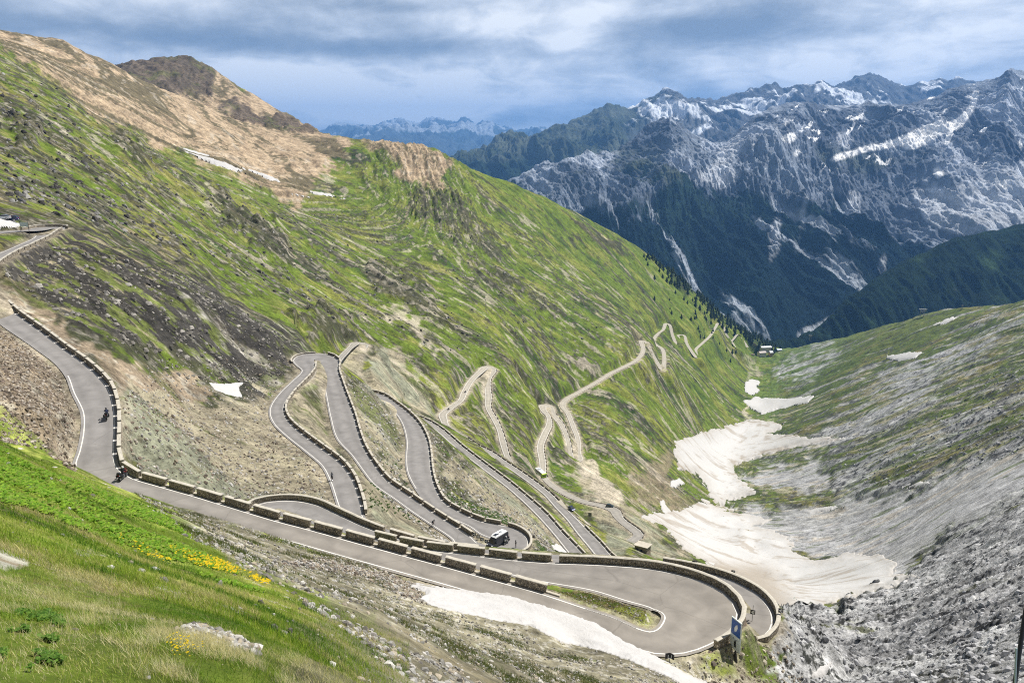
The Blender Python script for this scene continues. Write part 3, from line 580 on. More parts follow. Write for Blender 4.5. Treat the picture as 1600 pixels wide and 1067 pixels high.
def col_massif(g):
    px, py = g['px'], g['py']; w1 = octv(g['X'], g['Y'], 700, 7, 301, 'f', .6, 10); w2 = octv(g['X'], g['Y'] * .25, 260, 6, 311, 'f', .66, 8)
    wpx = 14 * w2 + 6 * w1; wpy = 10 * w1
    rock = mx(np.broadcast_to(c3(.25, .285, .34), px.shape + (3,)), c3(.10, .12, .155), sstep(-.1, .9, w1 + .4 * g['rib']))  # grey-blue rock, with extra haze blue put into its colour
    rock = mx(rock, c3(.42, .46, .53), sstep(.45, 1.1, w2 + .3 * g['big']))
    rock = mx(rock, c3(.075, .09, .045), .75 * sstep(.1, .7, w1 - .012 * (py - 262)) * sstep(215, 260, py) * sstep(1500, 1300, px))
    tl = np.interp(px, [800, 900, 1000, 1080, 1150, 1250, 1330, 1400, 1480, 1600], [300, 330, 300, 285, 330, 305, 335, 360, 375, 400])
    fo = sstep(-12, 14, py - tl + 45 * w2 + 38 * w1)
    forest = mx(np.broadcast_to(c3(.006, .016, .018), px.shape + (3,)), c3(.014, .030, .022), sstep(0, .8, w1))  # dark forest green, with haze blue put into its colour
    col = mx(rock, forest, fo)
    ch = sstep(.70, .95, octv(g['wx'] + .2 * g['Y'], g['Y'] * .10, 210, 6, 331, 'f', .7, 8) + .25 * w1) * sstep(260, 330, py)
    col = mx(col, c3(.42, .46, .52), .8 * ch)
    col = mx(col, c3(.55, .58, .63), .85 * sstep(.35, .65, poly_soft(CHUTE, px, py, (wpx * .6, wpy * .6), 8)))
    sn = sstep(.35, .6, poly_soft(SNOWF, px, py, (wpx * .35, wpy * .45), 3))
    w3 = octv(g['X'] - .9 * g['Y'], .22 * (g['X'] + g['Y']), 120, 5, 351, 'f', .66, 8); sn = np.maximum(sn, sstep(.88, 1.0, w3 + .55 * w1 + .15 * g['s']) * sstep(320, 230, py) * sstep(1120, 1200, px))
    return mx(col, c3(1.0, 1.0, 1.0), sn)
def col_mid(g):
    px, py = g['px'], g['py']; w1 = octv(g['X'], g['Y'], 1200, 7, 401, 'f', .62, 20); w2 = octv(g['X'] + .6 * g['Y'], g['Y'] * .3, 500, 6, 411, 'f', .66, 20)
    col = mx(np.broadcast_to(c3(.085, .10, .075), px.shape + (3,)), c3(.04, .055, .035), sstep(-.3, .5, w1))
    col = mx(col, c3(.10, .11, .12), sstep(980, 1060, px + 40 * w1))
    col = mx(col, c3(.015, .03, .02), sstep(-8, 12, py - np.interp(px, [700, 800, 900, 1000], [250, 243, 252, 262]) + 10 * w2))
    up = sstep(235, 165, py) * sstep(900, 1000, px)
    sn = sstep(.66, .80, w2 * .8 + w1 * .6 + .35 * up) * up
    sn2 = sstep(.4, .6, poly_soft([[(1010,165),(1050,152),(1075,163),(1060,178),(1030,190),(1015,180)], [(1060,210),(1110,190),(1120,195),(1080,215)], [(1210,165),(1230,160),(1238,170),(1215,172)], [(1268,140),(1285,130),(1290,138),(1272,148)],
          [(1318,150),(1345,148),(1345,158),(1322,160)], [(1350,160),(1375,155),(1372,165),(1355,165)], [(1395,132),(1425,142),(1428,150),(1405,140)], [(1460,145),(1480,141),(1475,150),(1464,150)]], px, py, (6 * w2, 5 * w1), 4))
    return mx(col, c3(.72, .76, .82), np.maximum(sn, sn2))
def col_blue(g):
    w1 = octv(g['X'], g['Y'], 2600, 7, 501, 'f', .6, 60)
    col = mx(np.broadcast_to(c3(.06, .08, .09), g['px'].shape + (3,)), c3(.03, .05, .045), sstep(-.3, .5, w1))
    return mx(col, c3(.38, .42, .48), sstep(.55, .8, w1 + .3 * g['rib'] - .03 * (g['py'] - 205)) * sstep(228, 205, g['py']) * .7)
def col_spur(g):
    px, py = g['px'], g['py']; w1 = octv(g['X'], g['Y'], 260, 6, 601, 'f', .6, 8); w2 = octv(g['wx'], g['Y'] * .15, 130, 5, 611, 'f', .66, 8)
    col = mx(np.broadcast_to(c3(.010, .022, .012), px.shape + (3,)), c3(.03, .055, .02), sstep(-.1, .8, w1))
    return mx(col, c3(.2, .2, .2), sstep(.95, 1.15, w2 + .5 * w1) * sstep(1380, 1450, px))
build_range('far_mountains', [(300,230,34000),(430,222,34000),(500,212,34000),(530,202,34000),(556,200,34500),(580,207,34000),(600,196,34000),(622,193,34000),(640,197,34000),(655,200,34000),(683,193,34000),(700,199,34000),(728,194,33500),(745,200,34000),(757,195,34000),(785,204,34000),(810,210,34000),(850,208,36000),(880,205,36000),(930,212,36000),(1100,220,36000)],
            [(300,15000,-900),(1100,15000,-900)], 420, 160, 380, col_blue, seed=900, fine=90, jag=160)
build_range('middle_mountains', [(560,330,9000),(640,300,9500),(700,258,10000),(716,251,10000),(745,236,10000),(765,231,10300),(800,224,10500),(830,219,10500),(860,206,10500),(890,194,10800),(915,184,11000),(935,172,11000),(948,166,11000),(965,168,11000),(980,174,11200),(1000,163,11500),(1022,152,11800),(1040,146,12000),(1055,147,12000),(1075,158,12000),(1100,156,12200),(1120,158,12300),(1150,151,12500),(1172,147,12500),(1190,141,12500),(1212,139,12500),(1222,148,12500),(1245,140,12500),(1268,136,12500),(1284,129,12600),(1302,137,12600),(1320,132,12700),(1340,121,12800),(1360,118,12800),(1378,124,12800),(1400,134,12800),(1425,140,12800),(1450,141,13000),(1468,133,13000),(1480,136,13000),(1492,126,13200),(1510,132,13200),(1560,150,13200),(1700,160,13200)],
            [(560,5200,-1000),(800,5800,-1050),(1700,7200,-1000)], 1000, 300, 260, col_mid, prof=1.0, seed=700, fine=22, jag=45)
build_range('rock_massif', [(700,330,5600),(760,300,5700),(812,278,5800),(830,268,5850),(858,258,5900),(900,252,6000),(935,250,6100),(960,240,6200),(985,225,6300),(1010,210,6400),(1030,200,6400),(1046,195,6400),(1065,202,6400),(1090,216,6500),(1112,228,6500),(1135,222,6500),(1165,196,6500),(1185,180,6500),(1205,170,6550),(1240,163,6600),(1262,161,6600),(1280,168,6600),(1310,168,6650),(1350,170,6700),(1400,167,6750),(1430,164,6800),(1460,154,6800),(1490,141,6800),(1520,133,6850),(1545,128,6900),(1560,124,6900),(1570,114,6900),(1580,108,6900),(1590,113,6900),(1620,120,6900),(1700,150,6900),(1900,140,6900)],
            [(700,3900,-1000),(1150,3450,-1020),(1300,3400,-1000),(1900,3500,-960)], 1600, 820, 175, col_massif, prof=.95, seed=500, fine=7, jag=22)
build_range('forest_spur', [(1150,556,2950),(1230,540,3000),(1270,520,3050),(1300,495,3100),(1330,466,3150),(1370,436,3200),(1410,412,3250),(1450,392,3300),(1490,376,3350),(1540,366,3400),(1600,352,3450),(1700,330,3500),(1900,300,3600)],
            [(1150,2800,-900),(1900,2750,-950)], 520, 150, 50, col_spur, prof=.8, seed=800, fine=6, jag=12)
# valley bottoms reaching out to the horizon
pl = mesh_np('valley_floor', [(-90000, 3300, -1060), (90000, 3300, -1060), (90000, 95000, -1300), (-90000, 95000, -1300)], [[0, 1, 2, 3]], M_far, color=np.tile(c3(.03, .05, .03), (4, 1))); tag(pl, kind='structure')
# air: one even box of haze round everything on the ground
def haze_box():
    bx = [(-60000, -3000), (60000, -3000), (60000, 38500), (-60000, 38500)]; z0, z1 = -1500, 1900
    v = [(x, y, z) for z in (z0, z1) for x, y in bx]; f = [[3, 2, 1, 0], [4, 5, 6, 7], [0, 1, 5, 4], [1, 2, 6, 5], [2, 3, 7, 6], [3, 0, 4, 7]]
    m = bpy.data.materials.new('haze'); m.use_nodes = True; t = NT(m.node_tree)
    vol = t.new('ShaderNodeVolumePrincipled', ins={'Color': (.18, .42, .88, 1), 'Density': HAZE_D, 'Anisotropy': .1})
    o = t.new('ShaderNodeOutputMaterial'); t.l.new(vol.outputs[0], o.inputs['Volume'])
    h = mesh_np('haze', v, f, m, smooth=False); tag(h, kind='stuff')
HAZE_D = 4.0e-5
haze_box()

# ------------------------------------------------------------------ roads, edge lines, parapets
def road_mat():
    m = bpy.data.materials.new('asphalt'); m.use_nodes = True; t = NT(m.node_tree)
    pos = t.new('ShaderNodeNewGeometry').outputs['Position']; at = t.new('ShaderNodeAttribute', attribute_name='albedo')
    a = t.noise(pos, .35, 6, .6, .4); b = t.noise(pos, 22, 4, .6)
    vor = t.new('ShaderNodeTexVoronoi', feature='DISTANCE_TO_EDGE', ins={'Vector': t.mix(.25, pos, t.new('ShaderNodeTexNoise', ins={'Vector': pos, 'Scale': .8}).outputs[1]), 'Scale': .085})
    crack = t.ramp(vor.outputs['Distance'], [(0.0, .80), (.003, .93), (.006, 1.0)])
    mul = t.math('MULTIPLY', t.math('ADD', t.math('ADD', t.math('MULTIPLY', a, .9), t.math('MULTIPLY', b, .2)), .45), crack)
    col = t.mix(1.0, at.outputs['Color'], t.new('ShaderNodeCombineColor', ins={0: mul, 1: mul, 2: mul}).outputs[0], 'MULTIPLY')
    bp = t.new('ShaderNodeBump', ins={'Strength': .3, 'Distance': .02, 'Height': b})
    p = t.new('ShaderNodeBsdfPrincipled', ins={'Base Color': col, 'Roughness': .88, 'Normal': bp.outputs[0], 'Specular IOR Level': .25})
    t.new('ShaderNodeOutputMaterial', ins={0: p.outputs[0]}); return m
def simple_mat(name, col, rough=.7, metal=0, nscale=0, namp=.25, spec=.4, bump=0, emit=None):
    m = bpy.data.materials.new(name); m.use_nodes = True; t = NT(m.node_tree)
    base = (*col, 1)
    p = t.new('ShaderNodeBsdfPrincipled', ins={'Base Color': base, 'Roughness': rough, 'Metallic': metal, 'Specular IOR Level': spec})
    if nscale:
        co = t.new('ShaderNodeTexCoord').outputs['Object']; n = t.noise(co, nscale, 6, .6)
        f = t.math('ADD', t.math('MULTIPLY', t.math('SUBTRACT', n, .5), namp * 3), 1.0)
        c = t.mix(1.0, col, t.new('ShaderNodeCombineColor', ins={0: f, 1: f, 2: f}).outputs[0], 'MULTIPLY'); t.l.new(c, p.inputs['Base Color'])
        if bump:
            bp = t.new('ShaderNodeBump', ins={'Strength': bump, 'Distance': .05, 'Height': n}); t.l.new(bp.outputs[0], p.inputs['Normal'])
    t.new('ShaderNodeOutputMaterial', ins={0: p.outputs[0]}); return m
def stone_mat(name, c1, c2, mortar, scale):
    m = bpy.data.materials.new(name); m.use_nodes = True; t = NT(m.node_tree)
    co = t.new('ShaderNodeNewGeometry').outputs['Position']
    v = t.new('ShaderNodeTexVoronoi', feature='F1', ins={'Vector': co, 'Scale': scale}); e = t.new('ShaderNodeTexVoronoi', feature='DISTANCE_TO_EDGE', ins={'Vector': co, 'Scale': scale})
    n = t.noise(co, 9, 6, .65)
    sx = t.new('ShaderNodeSeparateColor', ins={0: v.outputs['Color']}).outputs[0]
    c = t.mix(sx, c1, c2); c = t.mix(t.ramp(e.outputs['Distance'], [(0.0, 1.0), (.05, .7), (.11, 0.0)]), c, mortar)
    f = t.math('ADD', t.math('MULTIPLY', n, 1.2), .4); c = t.mix(1.0, c, t.new('ShaderNodeCombineColor', ins={0: f, 1: f, 2: f}).outputs[0], 'MULTIPLY')
    bp = t.new('ShaderNodeBump', ins={'Strength': .9, 'Distance': .06, 'Height': t.math('ADD', t.math('MULTIPLY', e.outputs['Distance'], 2.0), t.math('MULTIPLY', n, .5))})
    p = t.new('ShaderNodeBsdfPrincipled', ins={'Base Color': c, 'Roughness': .92, 'Normal': bp.outputs[0], 'Specular IOR Level': .15})
    t.new('ShaderNodeOutputMaterial', ins={0: p.outputs[0]}); return m
M_road = road_mat()
M_line = simple_mat('line_paint', (.62, .60, .56), .8, nscale=3, namp=.25)
M_stone = stone_mat('rubble_stone', (.42, .36, .275), (.18, .155, .12), (.05, .045, .036), 3.6)
M_cap = simple_mat('cap_stone', (.42, .39, .33), .9, nscale=2.5, namp=.3, bump=.4)
M_kerb = simple_mat('kerb_stone', (.42, .38, .31), .9, nscale=2.5, namp=.3, bump=.3)

def lift(y): return .05 + .00045 * y
def frame(rd):
    P = rd['P']; src = rd['src']; d = rd['d'].copy()
    for _ in range(3):
        d[1:-1] = (d[:-2] + 2 * d[1:-1] + d[2:]) / 4; d /= np.linalg.norm(d, axis=1)[:, None] + 1e-9
    return P, np.column_stack([-d[:, 1], d[:, 0]]), src, d
def ribbon(rd, offs, zoff, s0=None, s1=None, hwrel=True):
    """offs: list of (k, m): lateral position k*halfwidth + m"""
    P, n, src, d = frame(rd); sel = np.ones(len(P), bool)
    if s0 is not None: sel = (src >= s0 - 1e-6) & (src <= s1 + 1e-6)
    Ps, ns = P[sel], n[sel]; rows = []
    for k, m in offs:
        o = k * Ps[:, 3] + m; rows.append(np.column_stack([Ps[:, 0] + ns[:, 0] * o, Ps[:, 1] + ns[:, 1] * o, Ps[:, 2] + zoff(Ps[:, 1])]))
    V = np.stack(rows, 1); h, w = V.shape[:2]; ix = np.arange(h * w).reshape(h, w)
    q = np.stack([ix[:-1, :-1], ix[1:, :-1], ix[1:, 1:], ix[:-1, 1:]], -1).reshape(-1, 4)
    return V.reshape(-1, 3), q, src[sel]
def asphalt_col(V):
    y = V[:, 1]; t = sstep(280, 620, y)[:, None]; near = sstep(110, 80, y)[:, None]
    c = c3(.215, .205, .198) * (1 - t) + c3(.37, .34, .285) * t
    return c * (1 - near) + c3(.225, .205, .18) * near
road_roots = []
for rd, nm in zip(roads, ('hairpin_road', 'valley_road', 'pass_road')):
    KO = [-1, -.85, -.66, -.5, -.34, -.15, .15, .34, .5, .66, .85, 1]
    V, q, _ = ribbon(rd, [(k, 0) for k in KO], lift); tk = np.tile([1.12, 1.04, .94, .88, .95, 1.03, 1.03, .95, .88, .94, 1.04, 1.12], len(V) // 12)[:, None]
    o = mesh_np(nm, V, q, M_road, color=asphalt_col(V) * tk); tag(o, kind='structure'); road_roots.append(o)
def line(ri, s0, s1, side, inset=.38, w=.17):
    V, q, _ = ribbon(roads[ri], [(side, -side * (inset + w)), (side, -side * inset)] if side > 0 else [(side, inset), (side, inset + w)], lambda y: lift(y) + .012 + .00012 * y, s0, s1)
    if side < 0: pass
    o = mesh_np('edge_line', V, q, M_line, road_roots[ri])
for s0, s1, sd_ in [(0, 27, 1), (7, 13, -1), (25, 40, 1), (18, 30, -1), (30, 41, -1), (44, 54, 1), (62, 65, 1), (61, 66, -1), (73.5, 86, -1), (73.5, 86, 1), (86, 103, 1), (90, 103, -1), (104, 120, -1), (104, 112, 1), (113, 120, 1), (125, 134, 1), (125, 134, -1), (137, 149, 1), (137, 149, -1), (152, 163, -1), (152, 163, 1),
                    (165, 182, 1), (165, 182, -1), (189, 192, -1), (199, 206, 1), (199, 206, -1), (208, 218, 1), (208, 218, -1)]: line(0, s0, s1, sd_, w=.17 if s1 < 140 else .28)
for s0, s1, sd_ in [(0, 6, -1), (0, 5, 1), (6, 10, -1)]: line(2, s0, s1, sd_)

def wall_path(ri, s0, s1, side, off=.12):
    P, n, src, d = frame(roads[ri]); sel = (src >= s0) & (src <= s1)
    Ps, ns = P[sel], n[sel]; o = side * (Ps[:, 3] + off)
    return np.column_stack([Ps[:, 0] + ns[:, 0] * o, Ps[:, 1] + ns[:, 1] * o, Ps[:, 2]]), ns * side
def extrude_path(path, nrm, prof, closed=True, jitter=0.0):
    """profile: list of (outward, up) swept along path, ends capped"""
    k = len(prof); V = np.zeros((len(path), k, 3))
    for j, (o, u) in enumerate(prof):
        V[:, j, 0] = path[:, 0] + nrm[:, 0] * o; V[:, j, 1] = path[:, 1] + nrm[:, 1] * o; V[:, j, 2] = path[:, 2] + u
    if jitter: V += rng.normal(0, jitter, V.shape)
    h = len(path); ix = np.arange(h * k).reshape(h, k); q = []
    for j in range(k):
        j2 = (j + 1) % k; q.append(np.stack([ix[:-1, j], ix[:-1, j2], ix[1:, j2], ix[1:, j]], -1))
    q = np.concatenate(q); return V.reshape(-1, 3), q, ix
def resample(path, nrm, step):
    L = np.concatenate([[0], np.cumsum(np.linalg.norm(np.diff(path[:, :2], axis=0), axis=1))])
    n = max(2, int(L[-1] / step) + 1); t = np.linspace(0, L[-1], n)
    p = np.column_stack([np.interp(t, L, path[:, i]) for i in range(3)]); m = np.column_stack([np.interp(t, L, nrm[:, i]) for i in range(2)]); m /= np.linalg.norm(m, axis=1)[:, None]
    return p, m, L[-1]
def solid(name, path, nrm, prof, mat, parent=None, jitter=0):
    V, q, ix = extrude_path(path, nrm, prof, jitter=jitter); o = mesh_np(name, V, q, mat, parent, smooth=False)
    bm = bmesh.new(); bm.from_mesh(o.data); bm.verts.ensure_lookup_table()
    for row in (ix[0], ix[-1]):
        try: bm.faces.new([bm.verts[i] for i in row])
        except ValueError: pass
    bmesh.ops.recalc_face_normals(bm, faces=bm.faces); bm.to_mesh(o.data); bm.free(); return o
WH, WT = 1.0, .42
def long_wall(ri, s0, s1, side, label, h=WH, name='stone_wall'):
    p, m = wall_path(ri, s0, s1, side); p, m, L = resample(p, m, .8)
    p = p + [0, 0, .02]
    o = solid(name, p, m, [(0, -.9), (0, h - .1), (WT * .5, h - .08), (WT, h - .1), (WT, -1.6)], M_stone, jitter=.012)
    c = solid('cap', p, m, [(-.05, h - .097), (-.05, h), (WT * .5, h + .05), (WT + .05, h), (WT + .05, h - .097)], M_cap, o, jitter=.012)
    tag(o, label, 'wall'); return o
def retaining(ri, s0, s1, side, depth, label, mat=None):
    p, m = wall_path(ri, s0, s1, side); p, m, L = resample(p, m, 1.0)
    o = solid('retaining_wall', p, m, [(.1, -.05), (WT + .02, -.05), (WT + .06 + depth * .10, -depth * .5), (WT + .1 + depth * .2, -depth), (.1, -depth)], mat or M_pale, jitter=.03); tag(o, label, 'retaining wall'); return o
M_pale = stone_mat('pale_rubble', (.42, .36, .27), (.26, .22, .165), (.12, .10, .08), 2.6)
retaining(0, 9.5, 13.3, 1, 4.2, 'pale stone retaining wall under the corner where the road turns right')
retaining(0, 28.6, 33.2, -1, 4.5, 'rough stone retaining wall under the large hairpin', stone_mat('brown_rubble', (.34, .27, .19), (.16, .12, .09), (.04, .035, .03), 1.6))
retaining(0, 61.2, 64.6, -1, 3.2, 'stone retaining wall under the outermost curved parapet', M_pale)
retaining(2, 0, 5.6, -1, 1.8, 'pale retaining wall under the upper left road', M_pale)
# six hand-laid variants of a parapet block, each about 1 m long unit scaled to its place
def block_mesh(seed, L, h):
    r = np.random.default_rng(seed); bm = bmesh.new()
    bmesh.ops.create_cube(bm, size=1.0); bmesh.ops.subdivide_edges(bm, edges=bm.edges[:], cuts=3, use_grid_fill=True)
    for v in bm.verts:
        v.co.x *= L; v.co.y *= WT; v.co.z = (v.co.z + .5) * (h + .5) - .5
        v.co += Vector(r.normal(0, .018, 3))
    me = bpy.data.meshes.new('parapet_block'); bm.to_mesh(me); bm.free(); me.materials.append(M_stone)
    bm = bmesh.new(); bmesh.ops.create_cube(bm, size=1.0); bmesh.ops.subdivide_edges(bm, edges=bm.edges[:], cuts=2, use_grid_fill=True)
    for v in bm.verts: v.co.x *= L + .08; v.co.y *= WT + .1; v.co.z = h + .035 + v.co.z * .11; v.co += Vector(r.normal(0, .012, 3))
    mc = bpy.data.meshes.new('cap'); bm.to_mesh(mc); bm.free(); mc.materials.append(M_cap)
    return me, mc
_bl = {}
def row_of_blocks(ri, s0, s1, side, group, labelf, L=3.95, gap=.75, h=WH, cap=True, kerb=True, first=0.0):
    p, m = wall_path(ri, s0, s1, side); p, m, tot = resample(p, m, .25)
    if kerb:
        pk, mk, _ = resample(p, m, 1.2); k = solid('low_kerb', pk, mk, [(.04, -.5), (.04, .20), (WT - .04, .20), (WT - .04, -1.2)], M_kerb)
        tag(k, kerb, 'kerb')
    Ls = np.linspace(0, tot, len(p)); n = int((tot - first + gap) // (L + gap)); pad = (tot - first - n * (L + gap) + gap) / 2; out = []
    for i in range(n):
        a = first + pad + i * (L + gap); b = a + L
        A = np.array([np.interp(a, Ls, p[:, j]) for j in range(3)]); B = np.array([np.interp(b, Ls, p[:, j]) for j in range(3)])
        mm = np.array([np.interp((a + b) / 2, Ls, m[:, j]) for j in range(2)]); key = (i % 6, round(L, 2), h)
        if key not in _bl: _bl[key] = block_mesh(100 + i % 6, L, h)
        me, mc = _bl[key]; o = bpy.data.objects.new('parapet_block', me); COL.objects.link(o)
        c = (A + B) / 2; c[:2] += mm * WT / 2; o.location = c
        dx, dy, dz_ = B - A; sl = math.atan2(dz_, math.hypot(dx, dy)); o.rotation_euler = (0, -sl, math.atan2(dy, dx))
        if cap: cc = bpy.data.objects.new('cap', mc); COL.objects.link(cc); cc.parent = o
        tag(o, labelf(i, n), 'parapet block', group); out.append(o)
    return out
ORD = ['first', 'second', 'third', 'fourth', 'fifth', 'sixth', 'seventh', 'eighth', 'ninth', 'tenth', 'eleventh', 'twelfth', 'thirteenth', 'fourteenth', 'fifteenth', 'sixteenth', 'seventeenth', 'eighteenth', 'nineteenth', 'twentieth']
def near_label(i, n):
    k = n - 1 - i
    return f'{ORD[k]} stone parapet block left from the grassy island along the nearest road' if k < 13 else 'stone parapet block on the curving upper left stretch of the nearest road'
row_of_blocks(0, 0, 24.45, 1, 'parapet blocks along the nearest road', near_label, L=3.75, gap=.62, kerb='pale low kerb joining the parapet blocks of the nearest road')
long_wall(0, 29.6, 36.9, -1, 'long unbroken stone parapet sweeping round the large hairpin bend')
row_of_blocks(0, 36.95, 41.6, -1, 'parapet blocks left of the large hairpin wall', lambda i, n: f'{ORD[i]} parapet block left of the long hairpin wall, below the camper van', L=4.0, gap=.75, kerb='pale low kerb under the parapet blocks in front of the camper van')
long_wall(0, 44.3, 50.9, 1, 'arched stone parapet round the left turn behind the nearest block row')
row_of_blocks(0, 50.95, 53.6, 1, 'parapet blocks at the right end of the arched wall', lambda i, n: f'{ORD[i]} parapet block to the right of the arched stone wall', L=4.4, gap=.8, kerb='pale low kerb right of the arched stone wall')
long_wall(0, 60.9, 67, -1, 'lower curved stone parapet just outside the large hairpin bend')
row_of_blocks(0, 74.2, 86, -1, 'parapet blocks along the narrow road the cyclist rides', lambda i, n: 'stone parapet block beside the narrow winding road with the cyclist', L=3.9, gap=.7, kerb='pale kerb beside the narrow winding road with the cyclist')
long_wall(0, 86.3, 88.6, 1, 'low stone parapet over the top of the wide hairpin', h=.7)
row_of_blocks(0, 88.7, 102.3, 1, 'parapet blocks down to the chevron signs', lambda i, n: f'{ORD[n-1-i]} stone parapet block up from the chevrons by the camper van' if n - 1 - i < 6 else 'stone parapet block on the wide road from the wide hairpin to the chevrons', L=3.9, gap=.6, kerb='pale kerb on the wide road down to the chevrons')
long_wall(0, 104.5, 108.6, -1, 'stone parapet round the outside of the camper van bend')
row_of_blocks(0, 108.75, 121, -1, 'parapet blocks above the camper bend', lambda i, n: f'{ORD[i]} stone parapet block uphill from the camper bend' if i < 4 else 'stone parapet block along the grey curved road right of the wide road', L=3.9, gap=.7, kerb='pale kerb of the grey curved road above the camper van')
row_of_blocks(0, 135.6, 149.2, 1, 'long parapet blocks on the straight road left of the blue car', lambda i, n: 'long dark parapet block on the straight grey road left of the blue car', L=5.6, gap=.7, cap=True, kerb='pale kerb of the straight grey road left of the blue car')
row_of_blocks(0, 151.8, 155.4, -1, 'parapet blocks below the dark square sign', lambda i, n: 'long parapet block beside the road below the dark square sign', L=5.2, gap=.6, kerb='pale kerb below the dark square sign')
row_of_blocks(0, 157.3, 163.2, -1, 'small parapet blocks behind the bus', lambda i, n: 'small dark parapet block beside the road the bus drives on', L=5.4, gap=1.4, cap=False, kerb='pale kerb beside the road the bus drives on')
row_of_blocks(0, 173.6, 182, 1, 'tiny parapet blocks on the far left zigzag', lambda i, n: 'tiny guard block on the right edge of the road below the middle hairpin', L=4.5, gap=3.2, cap=False, kerb=None)
row_of_blocks(0, 188.4, 192, -1, 'parapet blocks round the small hairpin by the stone hut', lambda i, n: 'small parapet block round the hairpin above the stone hut', L=5, gap=.8, cap=False, kerb='pale kerb round the hairpin above the stone hut')
row_of_blocks(0, 192.3, 196, -1, 'low wall blocks round the bend with the dark car', lambda i, n: 'pale wall block round the gravel bend with the dark car', L=5, gap=.3, cap=False, h=.6, kerb=None)
row_of_blocks(0, 199, 204, -1, 'tiny blocks on the road with the lone far motorcycle', lambda i, n: 'tiny guard block beside the road with the lone far motorcycle', L=4.5, gap=4, cap=False, kerb=None)
row_of_blocks(0, 207.5, 212, 1, 'tiny blocks on the road right of the small hairpin', lambda i, n: 'tiny guard block on the descending road right of the rounded far hairpin', L=4.5, gap=4, cap=False, kerb=None)
row_of_blocks(2, 0, 5.4, -1, 'parapet blocks of the road at the upper left corner', lambda i, n: f'{ORD[n-1-i]} pale parapet block left from the tip of the upper left bend' if n - 1 - i < 9 else 'pale parapet block of the upper left road', L=4.4, gap=.7, kerb='pale kerb of the upper left road')
long_wall(2, 5.5, 8.2, -1, 'dark stone wall round the tip of the upper left bend')

# ------------------------------------------------------------------ old snow lying on the ground
def snow_mat():
    m = bpy.data.materials.new('old_snow'); m.use_nodes = True; t = NT(m.node_tree)
    pos = t.new('ShaderNodeNewGeometry').outputs['Position']; at = t.new('ShaderNodeAttribute', attribute_name='albedo')
    n = t.noise(pos, .5, 9, .62, .6); n2 = t.noise(pos, 3.0, 6, .6)
    f = t.math('ADD', t.math('MULTIPLY', n, .35), t.math('ADD', t.math('MULTIPLY', n2, .2), .72))
    c = t.mix(1.0, at.outputs['Color'], t.new('ShaderNodeCombineColor', ins={0: f, 1: f, 2: f}).outputs[0], 'MULTIPLY')
    bp = t.new('ShaderNodeBump', ins={'Strength': .7, 'Distance': .35, 'Height': t.math('ADD', n, t.math('MULTIPLY', n2, .3))})
    p = t.new('ShaderNodeBsdfPrincipled', ins={'Base Color': c, 'Roughness': .75, 'Normal': bp.outputs[0], 'Specular IOR Level': .3})
    t.new('ShaderNodeOutputMaterial', ins={0: p.outputs[0]}); return m
M_snow = snow_mat()
